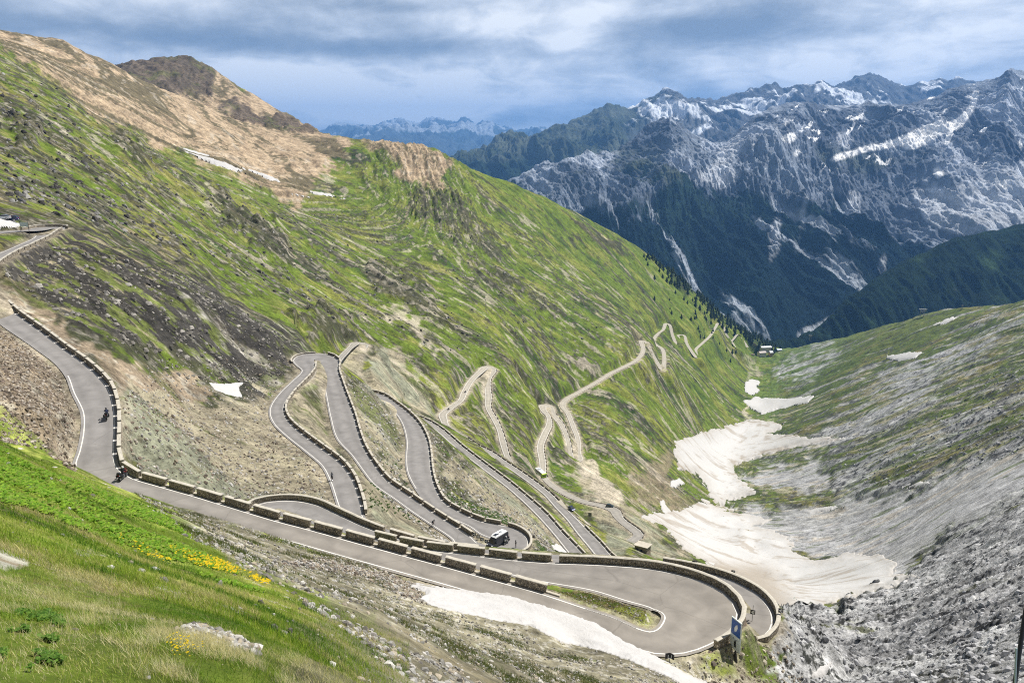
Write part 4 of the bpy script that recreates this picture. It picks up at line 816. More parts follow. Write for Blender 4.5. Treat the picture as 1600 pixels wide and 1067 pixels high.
SNOW = [
 ('long white snow strip below the nearest road', 0, 110, .35, [(636,916),(652,911),(690,916),(760,925),(800,931),(860,949),(930,973),(975,1000),(1020,1022),(1060,1045),(1112,1072),(1085,1078),(1045,1058),(1000,1038),(940,1015),(880,1003),(830,978),(780,970),(720,957),(672,946),(655,935),(664,927)]),
 ('small white snow patch on the dark scree left of the wide hairpin', 100, 330, .3, [(326,598),(350,600),(383,597),(374,606),(380,622),(358,618),(336,610)]),
 ('upper large dirty snow field filling the valley gully', 500, 1700, 2.0, [(1055,692),(1085,680),(1120,670),(1170,657),(1227,662),(1218,670),(1200,678),(1235,682),(1322,687),(1260,697),(1225,703),(1175,718),(1145,727),(1150,745),(1186,772),(1165,774),(1140,783),(1128,788),(1108,775),(1105,760),(1090,740),(1060,735),(1055,710)]),
 ('lower large dirty snow field fanning out below the grey scree', 250, 950, .8, [(1100,780),(1125,795),(1210,813),(1180,822),(1230,838),(1245,865),(1275,878),(1310,870),(1322,863),(1345,868),(1380,868),(1402,880),(1395,898),(1440,900),(1420,905),(1395,920),(1350,930),(1290,945),(1240,960),(1213,968),(1190,930),(1150,905),(1125,890),(1085,868),(1062,850),(1040,822),(1005,810),(1003,804),(1060,800),(1085,790)]),
 ('flat triangular snow field across the valley above the large ones', 900, 2100, 1.5, [(1160,628),(1180,622),(1240,624),(1272,619),(1262,629),(1215,640),(1190,648),(1176,640)]),
 ('small snow patch in the stream bed below the far hotel', 1200, 2300, 1.5, [(1165,598),(1175,593),(1188,598),(1182,606),(1188,611),(1175,619),(1163,611)]),
 ('thin snow patch on the right slope below the cable pylon', 900, 2200, 1.2, [(1385,556),(1415,553),(1443,550),(1430,560),(1403,565),(1385,561)]),
 ('tiny snow patch on the brown hollow of the right slope', 900, 2200, 1.2, [(1425,539),(1440,533),(1452,534),(1445,541),(1430,542)]),
 ('thin snow sliver under the crest right of the pylon', 900, 2200, 1.2, [(1458,509),(1480,500),(1500,495),(1480,505),(1460,511)]),
 ('snow sliver between rock wall and grey scree on the right', 200, 1200, .9, [(1395,765),(1430,756),(1458,751),(1452,757),(1425,763),(1400,768)]),
 ('narrow snow sliver at the left end of the grey scree', 300, 1200, .9, [(1255,800),(1280,794),(1312,790),(1300,796),(1265,803)]),
 ('small snow wedge among the rocks near the bottom edge', 60, 200, .35, [(1266,1050),(1284,1040),(1302,1033),(1296,1046),(1284,1062),(1268,1058)]),
 ('curved snow streak in the hollow under the brown slope', 700, 2300, .3, [(280,231),(296,234),(320,243),(345,252),(370,262),(384,267),(372,270),(345,262),(320,252),(296,241)]),
 ('thin snow thread right of the curved snow streak', 700, 2300, .3, [(385,264),(400,267),(425,277),(441,287),(425,283),(400,272)]),
 ('short snow bar on the green saddle', 700, 2300, .3, [(452,300),(475,303),(494,307),(480,310),(455,305)]),
 ('slim snow trace at the right end of the green saddle', 700, 2300, .3, [(480,297),(510,303),(540,312),(520,309),(490,303)]),
 ('small white snow corner behind the long hairpin wall', 190, 420, .3, [(862,850),(874,851),(884,858),(892,870),(866,872)]),
 ('small snow tongue on the bank left of the valley snow', 300, 900, .8, [(1030,783),(1037,781),(1042,792),(1050,803),(1040,803),(1033,795)]),
 ('tiny snow spot on the green bank beside the upper snow field', 400, 1200, .8, [(1048,753),(1062,748),(1070,756),(1056,763),(1048,761)]),
 ('dirty snow scrap above the curved lower parapet', 150, 500, .5, [(1098,874),(1120,876),(1135,884),(1120,889),(1106,883)]),
 ('white roadside snow bank in the upper left bend', 120, 330, .4, [(-60,336),(0,338),(18,342),(34,351),(30,356),(0,359),(-60,362)])]
snow_m = np.zeros(Z.shape, bool)
Zs_ = Z.copy()
for _ in range(3):
    for ax in (0, 1):
        Zs_ = (np.roll(Zs_, 1, ax) + 2 * Zs_ + np.roll(Zs_, -1, ax)) / 4 if _ < 1 else (np.roll(Zs_, 3, ax) + 2 * Zs_ + np.roll(Zs_, -3, ax)) / 4
for label, d0, d1, th, poly in SNOW:
    xs = [p[0] for p in poly]; ys = [p[1] for p in poly]
    big = max(xs) - min(xs) > 120
    sel = (PX > min(xs) - 8) & (PX < max(xs) + 8) & (PY > min(ys) - 8) & (PY < max(ys) + 8) & (Y > d0) & (Y < d1)
    j, i = np.nonzero(sel)
    if len(j) < 8: continue
    j0, j1, i0, i1 = j.min(), j.max() + 1, i.min(), i.max() + 1; sl = (slice(j0, j1), slice(i0, i1))
    x, y, z, px, py = X[sl], Y[sl], Zs_[sl], PX[sl], PY[sl]; S = sel[sl]
    k = (1.0 if d1 > 200 else .4) if big else .35
    wx_ = px + k * (5 * perlin(px / 14, py / 10, 61) + 3 * perlin(px / 5, py / 4, 62)); wy_ = py + k * (3.2 * perlin(px / 16, py / 9, 63) + 1.8 * perlin(px / 6, py / 3.5, 64))
    dist = np.full(px.shape, 1e9)
    for a, b in zip(poly, poly[1:] + poly[:1]):
        ex, ey = b[0] - a[0], b[1] - a[1]; t = np.clip(((wx_ - a[0]) * ex + (wy_ - a[1]) * ey) / (ex * ex + ey * ey), 0, 1)
        dist = np.minimum(dist, np.hypot(wx_ - a[0] - t * ex, wy_ - a[1] - t * ey))
    sdv = np.where(inpoly(wx_, wy_, poly), dist, -dist)
    if big: sdv = sdv + 2.0 * octs(X, Y, 30, 5, 171, gain=.7)[sl] * sstep(8, 0, np.abs(sdv)) 
    up = th * (sstep(0, 9 if big else 4, sdv) * .8 + .2) - np.where(sdv < .2, th * .5 + .2, 0)
    if d1 > 600: up = up + np.where(sdv > 0, .0012 * y, 0)
    V = np.stack([x, y, z + np.where(sdv > 0, up, -.15 - .0006 * y)], -1).reshape(-1, 3)
    snow_m[sl] |= (sdv > -1) & S
    core = ok0 = (sdv > -1) & S
    if not big:                                             # keep one connected patch
        seed_ = np.zeros(core.shape, bool); m_ = np.unravel_index(np.argmax(np.where(core, sdv, -1e9)), core.shape); seed_[m_] = True
        for _ in range(600):
            g_ = seed_.copy(); g_[1:] |= seed_[:-1]; g_[:-1] |= seed_[1:]; g_[:, 1:] |= seed_[:, :-1]; g_[:, :-1] |= seed_[:, 1:]; g_ &= core
            if (g_ == seed_).all(): break
            seed_ = g_
        sdv = np.where(seed_, sdv, np.where(core, -9, sdv))
    ok = (sdv > (-3.0 if big else -1.0)) & S; f = ok[:-1, :-1] & ok[:-1, 1:] & ok[1:, 1:] & ok[1:, :-1]
    ix = np.arange(x.size).reshape(x.shape); q = np.stack([ix[:-1, :-1], ix[:-1, 1:], ix[1:, 1:], ix[1:, :-1]], -1)[f]
    if not len(q): continue
    used, inv = np.unique(q, return_inverse=True)
    dirt = sstep(.15, .9, n2[sl] + .5 * n1[sl] + .3 * n3[sl]) * (.75 if big and d1 > 200 else .12)
    if big and d1 > 200: dirt = np.clip(dirt + sstep(14, 2, sdv) * .35 + 1.0 * sstep(1245, 1180, px - .6 * (py - 900)) * sstep(868, 900, py), 0, 1)
    cc = mx(np.broadcast_to(c3(.47, .462, .45) if big and d1 > 200 else c3(.46, .45, .44), px.shape + (3,)), c3(.29, .25, .20), .9 * dirt).reshape(-1, 3)[used]
    o = mesh_np('snow_field' if big else 'snow_patch', V[used], inv.reshape(-1, 4), M_snow, color=cc)
    tag(o, label, 'snow field' if big else 'snow patch')

# ------------------------------------------------------------------ things on and beside the road
def ground_z(x, y): return float(bil(Z, x, y))
_Ds = np.exp(np.linspace(math.log(2.0), math.log(3500), 6000))
def hit(px, py, dmin=2.0, dmax=3500):
    r = ray(px, py); D = _Ds[(_Ds > dmin) & (_Ds < dmax)]; x = r[0] / r[1] * D; zr = r[2] / r[1] * D
    g = bil(Z, x, D) - zr; k = np.nonzero((g[1:] > 0) & (g[:-1] <= 0))[0] + 1
    if not len(k): return None
    d = D[k[0]]; x = r[0] / r[1] * d; return Vector((x, d, ground_z(x, d)))
def road_pt(px, py, s0, s1):
    """point on the road surface under a pixel, searched between two stations"""
    P = roads[0]['P']; src = roads[0]['src']; sel = (src >= s0) & (src <= s1); best = None
    for q in P[sel]:
        c = at_z(px, py, q[2]); d = math.hypot(c[0] - q[0], c[1] - q[1])
        if best is None or d < best[0]: best = (d, c)
    c = best[1]; return Vector((c[0], c[1], c[2] + lift(c[1])))
def root(name, loc, rz, label, cat, group=None):
    o = bpy.data.objects.new(name, None); COL.objects.link(o); o.location = loc; o.rotation_euler = (0, 0, rz); o.empty_display_size = .2
    tag(o, label, cat, group); return o
def finish(name, bm, mat, parent=None, smooth=False, bevel=0, loc=None):
    if bevel: bmesh.ops.bevel(bm, geom=bm.edges[:], offset=bevel, segments=2, profile=.6, affect='EDGES', clamp_overlap=True)
    bmesh.ops.recalc_face_normals(bm, faces=bm.faces)
    me = bpy.data.meshes.new(name); bm.to_mesh(me); bm.free()
    for p in me.polygons: p.use_smooth = smooth
    me.materials.append(mat); o = bpy.data.objects.new(name, me); COL.objects.link(o)
    if parent: o.parent = parent
    if loc: o.location = loc
    return o
def bm_box(bm, c, s, rot=None):
    r = bmesh.ops.create_cube(bm, size=1.0)
    for v in r['verts']:
        v.co = Vector((v.co.x * s[0], v.co.y * s[1], v.co.z * s[2]))
        if rot: v.co.rotate(rot)
        v.co += Vector(c)
    return r['verts']
def bm_cyl(bm, a, b, r, r2=None, seg=12):
    a, b = Vector(a), Vector(b); d = b - a
    res = bmesh.ops.create_cone(bm, cap_ends=True, segments=seg, radius1=r, radius2=r if r2 is None else r2, depth=d.length)
    q = Vector((0, 0, 1)).rotation_difference(d)
    for v in res['verts']: v.co.rotate(q); v.co += (a + b) / 2
    return res['verts']
def bm_prism(bm, prof, w, taper=None):
    """side profile (x,z) extruded across y; taper: dict index->half width"""
    hw = [w / 2 if not taper or i not in taper else taper[i] for i in range(len(prof))]
    A = [bm.verts.new((x, -h, z)) for (x, z), h in zip(prof, hw)]; B = [bm.verts.new((x, h, z)) for (x, z), h in zip(prof, hw)]
    bm.faces.new(A); bm.faces.new(B[::-1]); n = len(prof)
    for i in range(n): bm.faces.new((A[i], B[i], B[(i + 1) % n], A[(i + 1) % n]))
def prism(name, prof, w, mat, parent, bevel=.04, taper=None, smooth=False):
    bm = bmesh.new(); bm_prism(bm, prof, w, taper); return finish(name, bm, mat, parent, smooth, bevel)
def box(name, c, s, mat, parent, bevel=0): bm = bmesh.new(); bm_box(bm, c, s); return finish(name, bm, mat, parent, False, bevel)
def cyl(name, a, b, r, mat, parent=None, r2=None, seg=12): bm = bmesh.new(); bm_cyl(bm, a, b, r, r2, seg); return finish(name, bm, mat, parent, False)
def rod(name, pts_, r, mat, parent, seg=8):
    bm = bmesh.new()
    for a, b in zip(pts_, pts_[1:]): bm_cyl(bm, a, b, r, seg=seg)
    return finish(name, bm, mat, parent)
def wheel(parent, x, y, r, w, mt, mr):
    bm = bmesh.new(); bm_cyl(bm, (x, y - w / 2, r), (x, y + w / 2, r), r, seg=20); bmesh.ops.bevel(bm, geom=[e for e in bm.edges if e.calc_length() < r * .5], offset=w * .12, segments=2, affect='EDGES')
    o = finish('wheel', bm, mt, parent); bm = bmesh.new(); sg = 1 if y > 0 else -1
    bm_cyl(bm, (x, y + sg * w * .3, r), (x, y + sg * w * .56, r), r * .62, seg=16); finish('rim', bm, mr, o); return o
M_tyre = simple_mat('tyre', (.015, .015, .016), .85); M_rim = simple_mat('rim_metal', (.35, .36, .38), .35, .8)
M_glass = simple_mat('dark_glass', (.012, .018, .025), .08, 0, spec=.8); M_black = simple_mat('black_plastic', (.012, .012, .013), .5)
M_chrome = simple_mat('bright_metal', (.55, .56, .58), .25, 1); M_lamp = simple_mat('lamp_glass', (.75, .75, .72), .15); M_red = simple_mat('red_lamp', (.45, .02, .02), .3)
M_whitep = simple_mat('white_paint', (.74, .75, .76), .35); M_greyp = simple_mat('grey_metal', (.28, .29, .30), .45, .6); M_skin = simple_mat('skin', (.42, .26, .19), .6)
def paint(name, c): return simple_mat(name, c, .28, .25, spec=.6)
M_navy, M_dark, M_anth, M_silver = paint('navy_paint', (.02, .03, .09)), paint('dark_blue_paint', (.022, .028, .040)), paint('anthracite_paint', (.045, .048, .058)), paint('silver_paint', (.40, .42, .44))
M_lime = paint('lime_paint', (.42, .62, .04))

def car(loc, rz, label, mat, group=None, L=4.3, H=1.5, w=1.78, suv=False):
    t = root('parked_car' if group else 'car', loc, rz, label, 'car', group); k = L / 4.3; h = H / 1.5
    pr = [(-2.12, .32), (-2.14, .75), (-2.02, .98 if not suv else 1.05), (-1.2, 1.0), (.75, .98), (1.75, .88), (2.08, .68), (2.12, .34), (1.8, .22), (-1.8, .22)]
    prism('body', [(x * k, z * h) for x, z in pr], w, mat, t, .07)
    cab = [(-1.95 if suv else -1.75, 1.0), (-1.7 if suv else -1.15, 1.42), (-.9, 1.5), (.15, 1.46), (.95, .98)]
    tp = {1: w * .39, 2: w * .39, 3: w * .39}
    g = prism('window', [(x * k, z * h) for x, z in cab], w * .9, M_glass, t, .04, tp)
    prism('roof', [((cab[1][0] + .06) * k, 1.435 * h), (-.9 * k, 1.515 * h), (.1 * k, 1.475 * h), (.12 * k, 1.44 * h)], w * .80, mat, t, .015)
    for x in (-1.3, 1.32):
        for y in (-1, 1): wheel(t, x * k, y * (w / 2 - .1), .33 * h, .21, M_tyre, M_rim)
    for y in (-1, 1):
        box('headlight', (2.04 * k, y * w * .36, .68 * h), (.1, .32, .13), M_lamp, t, .02); box('tail_light', (-2.12 * k, y * w * .38, .82 * h), (.06, .25, .16), M_red, t, .01)
        box('mirror', (.72 * k, y * (w / 2 + .08), 1.0 * h), (.14, .2, .13), mat, t, .03)
    box('number_plate', (-2.155 * k, 0, .5 * h), (.02, .5, .11), M_whitep, t)
    return t
def yaw(a, b): return math.atan2(b[1] - a[1], b[0] - a[0])

def camper(loc, rz, label):
    t = root('camper_van', loc, rz, label, 'camper van'); w = 2.05
    prism('body', [(-2.95, .38), (-2.98, 2.35), (-2.85, 2.55), (.9, 2.55), (1.55, 2.2), (1.62, 1.35), (2.1, 1.2), (2.85, 1.02), (2.98, .75), (2.95, .38)], w, M_anth, t, .07, {2: .9, 3: .9, 4: .86})
    prism('windscreen', [(1.60, 2.10), (2.16, 1.235), (2.13, 1.20), (1.5, 1.3), (1.42, 2.1)], 1.78, M_glass, t, .01)
    prism('roof', [(-2.8, 2.56), (-2.7, 2.80), (.9, 2.82), (1.5, 2.45), (.9, 2.56)], 1.78, M_whitep, t, .06)
    box('roof_hatch', (-1.2, 0, 2.87), (.7, .7, .12), M_silver, t, .03); box('roof_hatch', (-.1, .2, 2.86), (.4, .4, .1), M_black, t, .02)
    box('solar_panel', (.55, 0, 2.85), (.9, .8, .04), M_dark, t, .01)
    for y in (-1, 1):
        s = box('side_window', (.98, y * 1.02, 1.72), (.85, .03, .55), M_glass, t, .01); s = box('side_window', (-1.55, y * 1.03, 1.85), (.95, .03, .48), M_glass, t, .01)
        box('headlight', (2.86, y * .78, .92), (.18, .36, .26), M_lamp, t, .03); box('mirror', (1.72, y * 1.18, 1.45), (.16, .26, .36), M_black, t, .03); box('tail_light', (-2.98, y * .95, 1.3), (.05, .1, .7), M_red, t, .01)
        for x in (-1.85, 2.0): wheel(t, x, y * .92, .36, .24, M_tyre, M_rim)
    box('bumper', (2.92, 0, .5), (.2, 1.95, .32), M_black, t, .05); box('grille', (2.96, 0, .86), (.05, .95, .22), M_black, t, .01); box('number_plate', (3.03, 0, .52), (.02, .5, .11), M_whitep, t)
    box('awning', (-.9, -1.06, 2.42), (3.2, .14, .16), M_silver, t, .03)
    return t
def minibus(loc, rz, label):
    t = root('bus', loc, rz, label, 'bus'); L, w = 8.6, 2.35
    prism('body', [(-4.2, .4), (-4.3, 2.55), (-4.1, 2.8), (3.6, 2.8), (4.1, 2.5), (4.3, 1.3), (4.28, .4)], w, M_whitep, t, .08)
    prism('front_panel', [(2.9, .42), (2.9, 2.72), (3.62, 2.83), (4.15, 2.52), (4.33, 1.3), (4.31, .42)], w + .04, M_lime, t, .05)
    prism('windscreen', [(4.12, 2.4), (4.37, 1.35), (4.3, 1.3), (4.0, 2.4)], w * .88, M_glass, t, .01)
    for y in (-1, 1):
        box('side_window', (-.7, y * (w / 2 + .005), 1.85), (6.4, .04, .85), M_glass, t, .01)
        for x in (-2.6, 2.9): wheel(t, x, y * (w / 2 - .14), .45, .28, M_tyre, M_rim)
        box('headlight', (4.3, y * .9, .75), (.08, .34, .22), M_lamp, t, .02); box('mirror', (4.2, y * 1.35, 2.0), (.15, .22, .45), M_black, t, .03)
    box('roof_unit', (-1.5, 0, 2.92), (1.8, 1.4, .24), M_silver, t, .05); box('bumper', (4.32, 0, .45), (.12, w * .95, .25), M_black, t, .03)
    return t

# people: one skinned surface each
def person_mesh(name, J, bones, rad, mats):
    me = bpy.data.meshes.new(name); keys = list(J); me.from_pydata([J[k] for k in keys], [(keys.index(a), keys.index(b)) for a, b in bones], [])
    o = bpy.data.objects.new(name, me); COL.objects.link(o); md = o.modifiers.new('skin', 'SKIN'); md.use_smooth_shade = True
    for i, k in enumerate(keys): o.data.skin_vertices[0].data[i].radius = (rad[k], rad[k]); o.data.skin_vertices[0].data[i].use_root = (k == 'pelvis')
    o.modifiers.new('sub', 'SUBSURF').levels = 2; dg = bpy.context.evaluated_depsgraph_get(); dg.update()
    m2 = bpy.data.meshes.new_from_object(o.evaluated_get(dg)); m2.name = name; bpy.data.objects.remove(o); m2.materials.clear()
    for m in mats: m2.materials.append(m)
    for p in m2.polygons:
        z = p.center.z; d = min(((p.center - Vector(J[k])).length, k) for k in keys)[1]
        p.material_index = 0 if d in ('chest', 'neck', 'sh_l', 'sh_r', 'el_l', 'el_r', 'spine') else (2 if d in ('ha_l', 'ha_r', 'head', 'fi_l', 'fi_r') else 1)
    return m2
BON = [('pelvis', 'spine'), ('spine', 'chest'), ('chest', 'neck'), ('neck', 'head'), ('chest', 'sh_l'), ('sh_l', 'el_l'), ('el_l', 'ha_l'), ('ha_l', 'fi_l'), ('chest', 'sh_r'), ('sh_r', 'el_r'), ('el_r', 'ha_r'), ('ha_r', 'fi_r'),
       ('pelvis', 'hp_l'), ('hp_l', 'kn_l'), ('kn_l', 'an_l'), ('an_l', 'to_l'), ('pelvis', 'hp_r'), ('hp_r', 'kn_r'), ('kn_r', 'an_r'), ('an_r', 'to_r')]
RAD = dict(pelvis=.15, spine=.135, chest=.16, neck=.06, head=.1, sh_l=.075, sh_r=.075, el_l=.05, el_r=.05, ha_l=.036, ha_r=.036, fi_l=.03, fi_r=.03, hp_l=.1, hp_r=.1, kn_l=.065, kn_r=.065, an_l=.045, an_r=.045, to_l=.04, to_r=.04)
def pose(sp_, ch, nk, hd, sh, el, ha, fi, hp, kn, an, to, pel=(0, 0, .9)):
    J = dict(pelvis=pel, spine=sp_, chest=ch, neck=nk, head=hd)
    for s, k in ((1, 'l'), (-1, 'r')):
        for nm, v in (('sh', sh), ('el', el), ('ha', ha), ('fi', fi), ('hp', hp), ('kn', kn), ('an', an), ('to', to)): J[f'{nm}_{k}'] = (v[0], s * v[1], v[2])
    return J
P_RIDE = pose((-.06, 0, 1.05), (.02, 0, 1.28), (.06, 0, 1.45), (.10, 0, 1.58), (.03, .19, 1.37), (.22, .30, 1.15), (.48, .33, 1.06), (.55, .33, 1.05), (-.05, .12, .88), (.30, .24, .72), (.10, .24, .38), (.26, .25, .30), pel=(-.1, 0, .88))
P_CYC = pose((.05, 0, 1.12), (.30, 0, 1.32), (.42, 0, 1.42), (.50, 0, 1.52), (.32, .18, 1.34), (.46, .24, 1.14), (.62, .21, 1.02), (.68, .2, 1.0), (-.06, .1, .92), (.24, .13, .72), (.08, .12, .32), (.22, .12, .27), pel=(-.1, 0, .96))
P_STAND = pose((0, 0, 1.12), (0, 0, 1.34), (.01, 0, 1.5), (.02, 0, 1.62), (0, .19, 1.43), (-.02, .25, 1.15), (.06, .24, .90), (.09, .24, .81), (0, .1, .9), (.02, .12, .5), (-.02, .13, .09), (.14, .14, .04), pel=(0, 0, .95))
def helmet(parent, J, mat):
    bm = bmesh.new(); bmesh.ops.create_uvsphere(bm, u_segments=16, v_segments=12, radius=.145)
    for v in bm.verts: v.co.x *= 1.12; v.co += Vector(J['head']) + Vector((.01, 0, .03))
    o = finish('helmet', bm, mat, parent, True); bm = bmesh.new(); bm_box(bm, (J['head'][0] + .12, 0, J['head'][2] + .04), (.09, .2, .09)); finish('visor', bm, M_glass, o, False, .02)
M_jacket, M_trous, M_grey_cl, M_redj = simple_mat('black_jacket', (.02, .022, .03), .7), simple_mat('dark_trousers', (.025, .025, .03), .8), simple_mat('grey_jacket', (.16, .17, .19), .8), simple_mat('red_jacket', (.30, .03, .03), .7)
M_helm, M_helw = simple_mat('black_helmet', (.02, .02, .022), .2), simple_mat('white_helmet', (.6, .6, .6), .2)
_pm = {}
def person(kind, loc, rz, label, top=M_jacket, helm=None, group=None):
    J = {'ride': P_RIDE, 'cycle': P_CYC, 'stand': P_STAND}[kind]; key = (kind, top.name)
    if key not in _pm: _pm[key] = person_mesh('person', J, BON, RAD, [top, M_trous, M_skin])
    o = bpy.data.objects.new('person', _pm[key]); COL.objects.link(o); o.location = loc; o.rotation_euler = (0, 0, rz); tag(o, label, 'person', group)
    if helm: helmet(o, J, helm)
    else:
        bm = bmesh.new(); bmesh.ops.create_uvsphere(bm, u_segments=14, v_segments=10, radius=.115)
        for v in bm.verts: v.co.z = max(v.co.z, -.02); v.co += Vector(J['head']) + Vector((-.015, 0, .045))
        finish('hair', bm, M_black, o, True)
    return o
def motorcycle(loc, rz, label, mat, group=None):
    t = root('motorcycle', loc, rz, label, 'motorcycle', group)
    for x, r in ((-.72, .32), (.76, .33)):
        bm = bmesh.new(); bmesh.ops.create_cone(bm, cap_ends=True, segments=20, radius1=r, radius2=r, depth=.14)
        for v in bm.verts: v.co = Vector((v.co.x + x, v.co.z, v.co.y + r))
        wv = finish('wheel', bm, M_tyre, t, False, .02); cyl('rim', (x, -.09, r), (x, .09, r), r * .62, M_rim, wv)
    prism('tank', [(-.15, .78), (-.1, .95), (.15, 1.05), (.38, .98), (.45, .80), (.2, .68)], .34, mat, t, .06, {2: .1})
    prism('seat', [(-.85, .86), (-.8, .95), (-.35, .92), (-.1, .84), (-.12, .76), (-.7, .76)], .30, M_black, t, .03)
    prism('engine', [(-.35, .35), (-.4, .7), (.35, .72), (.45, .45), (.2, .28), (-.2, .28)], .36, M_greyp, t, .05)
    prism('fairing', [(.38, .75), (.42, 1.12), (.62, 1.32), (.72, 1.05), (.66, .78)], .36, mat, t, .04, {2: .1}); rod('fork', [(.45, .0, 1.02), (.76, 0, .33)], .06, M_chrome, t)
    rod('handlebar', [(.36, -.38, 1.06), (.46, -.1, 1.08), (.46, .1, 1.08), (.36, .38, 1.06)], .022, M_black, t); box('headlight', (.73, 0, .98), (.06, .18, .14), M_lamp, t, .02)
    for y in (-1, 1): box('pannier', (-.72, y * .33, .68), (.46, .2, .36), M_black, t, .03); rod('mirror', [(.42, y * .3, 1.08), (.44, y * .36, 1.22)], .03, M_black, t)
    box('top_case', (-.92, 0, 1.1), (.34, .42, .28), M_black, t, .04); rod('exhaust', [(.1, -.16, .3), (-.5, -.2, .32), (-.95, -.22, .45)], .045, M_chrome, t); box('tail_light', (-1.0, 0, .86), (.04, .14, .07), M_red, t)
    return t
def bicycle(loc, rz, label):
    t = root('bicycle', loc, rz, label, 'bicycle')
    for x in (-.5, .5):
        bm = bmesh.new(); n = 24; R1, r1 = .335, .022
        ring = [[bm.verts.new((x + (R1 + r1 * math.cos(b)) * math.cos(a), r1 * math.sin(b), .345 + (R1 + r1 * math.cos(b)) * math.sin(a))) for b in [k * math.pi / 2 for k in range(4)]] for a in [i * 2 * math.pi / n for i in range(n)]]
        for i in range(n):
            for k in range(4): bm.faces.new((ring[i][k], ring[(i + 1) % n][k], ring[(i + 1) % n][(k + 1) % 4], ring[i][(k + 1) % 4]))
        w_ = finish('wheel', bm, M_tyre, t); rod('spokes', [(x - .32, 0, .345), (x + .32, 0, .345)], .005, M_chrome, w_, 4)
    rod('frame', [(-.5, 0, .345), (-.06, 0, .30), (-.16, 0, .82), (.36, 0, .80), (-.06, 0, .30)], .022, M_redp, t); rod('fork', [(.34, 0, .88), (.5, 0, .345)], .02, M_black, t)
    rod('handlebar', [(.42, -.21, .98), (.4, -.2, .93), (.36, 0, .92), (.4, .2, .93), (.42, .21, .98)], .016, M_black, t); box('saddle', (-.2, 0, .90), (.26, .14, .05), M_black, t, .02); rod('pedals', [(-.06, -.14, .22), (-.06, .14, .38)], .015, M_chrome, t, 6)
    return t
M_redp = simple_mat('dark_red_frame', (.12, .02, .02), .4)

# traffic
a, b = road_pt(790, 846, 104, 108), road_pt(764, 857, 101, 106)
camper((a + b) / 2 + Vector((0, 0, .02)), yaw(a, b), 'dark grey camper van with white roof turning in the bend').scale = (.9, .88, .9)
a, b = road_pt(796, 846, 104, 109), road_pt(786, 853, 103, 107); rz = yaw(a, b)
motorcycle((a + b) / 2, rz, 'motorcycle with side boxes right beside the camper van', M_silver); person('ride', (a + b) / 2, rz, 'motorcyclist in pale jacket riding beside the camper van', M_grey_cl, M_helw)
p = road_pt(806, 856, 103, 107)
person('stand', p, R(200), 'person in black standing at the stone wall of the camper bend', M_jacket)
a, b = road_pt(169, 646, 8, 11), road_pt(166, 664, 8, 11); rz = yaw(b, a)
motorcycle((a + b) / 2, rz, 'dark motorcycle alone on the left curve of the nearest road', M_navy); person('ride', (a + b) / 2, rz, 'motorcyclist in dark blue riding uphill on the left curve', simple_mat('blue_jacket', (.03, .04, .09), .7), M_helm)
a, b = road_pt(199, 744, 13, 15), road_pt(187, 754, 12, 15); rz = yaw(b, a)
motorcycle((a + b) / 2, rz, 'motorcycle leaning at the corner where the parapet blocks start', M_redp); person('ride', (a + b) / 2, rz, 'motorcyclist in black with red bag at the block corner', M_jacket, M_helw)
a = road_pt(519, 752, 74, 78); rz = R(100)
bicycle(a, rz, 'thin bicycle on the narrow road below the white snow patch'); person('cycle', a, rz, 'cyclist in black riding up the narrow road', M_jacket, M_helm)
a = road_pt(676, 822, 99, 103); bicycle(a, R(-35), 'bicycle at the grassy edge of the wide road left of the camper van'); person('cycle', a, R(-35), 'cyclist in black at the grassy edge of the wide road', M_jacket, M_helm)
g = 'far motorcycles climbing the zigzag'
for px, py, s0, s1, lb, lp in ((727, 614, 168, 173, 'dark motorcycle, upper of two on the slope left of the middle hairpin', 'rider of the upper far motorcycle on the zigzag'), (701, 641, 165, 169, 'dark motorcycle, lower of two near the corner left of the middle hairpin', 'rider of the lower far motorcycle on the zigzag'),
                         (849, 739, 199, 203, 'lone far motorcycle at the foot of the rounded hairpin road', 'rider of the lone motorcycle below the rounded hairpin')):
    a = road_pt(px, py, s0, s1); motorcycle(a, R(60), lb, M_navy, g); person('ride', a, R(60), lp, M_jacket, M_helm, 'far motorcyclists')
a, b = road_pt(835, 737, 156, 162), road_pt(855, 750, 156, 162); minibus((a + b) / 2, yaw(a, b), 'white bus with lime green front descending the straight road')
# lay-by with the blue car, dark car in the gravel bend, cars at the pass
lay = [at_z(x, y, -157.4) for x, y in ((868, 776), (876, 774), (886, 778), (900, 787), (926, 807), (919, 822), (905, 811), (889, 798))]
bm = bmesh.new(); vs = [bm.verts.new((q[0], q[1], ground_z(q[0], q[1]) + .28)) for q in lay]; bm.faces.new(vs); o = finish('lay_by', bm, M_road); tag(o, kind='structure')
at_ = o.data.color_attributes.new('albedo', 'FLOAT_COLOR', 'POINT'); at_.data.foreach_set('color', np.tile([.34, .31, .26, 1], len(o.data.vertices)).astype(np.float32))
a, b = Vector(at_z(888, 789, -157.2)), Vector(at_z(898, 797, -157.2)); c = (a + b) / 2; c.z = ground_z(c.x, c.y) + .32
car(c, yaw(a, b), 'blue car parked in the lay-by left of the dark square sign', M_navy, L=4.3)
a = road_pt(953, 792, 192, 196); car(a, R(-20), 'dark green-grey estate car on the gravel bend behind the sign', paint('dark_green_paint', (.03, .05, .05)), L=4.8, H=1.75, suv=True)
def pass_pt(px, py): c = at_z(px, py, -24.3); return Vector((c[0], c[1], max(c[2], ground_z(c[0], c[1])) + .12))
a = pass_pt(19, 357); car(a, R(185), 'dark blue car on the snowy edge of the upper left bend', M_navy, 'cars at the upper left bend', L=4.6, H=1.7, suv=True)
a = pass_pt(7, 358); car(a, R(190), 'silver car in front of the dark blue one, upper left', M_silver, 'cars at the upper left bend')

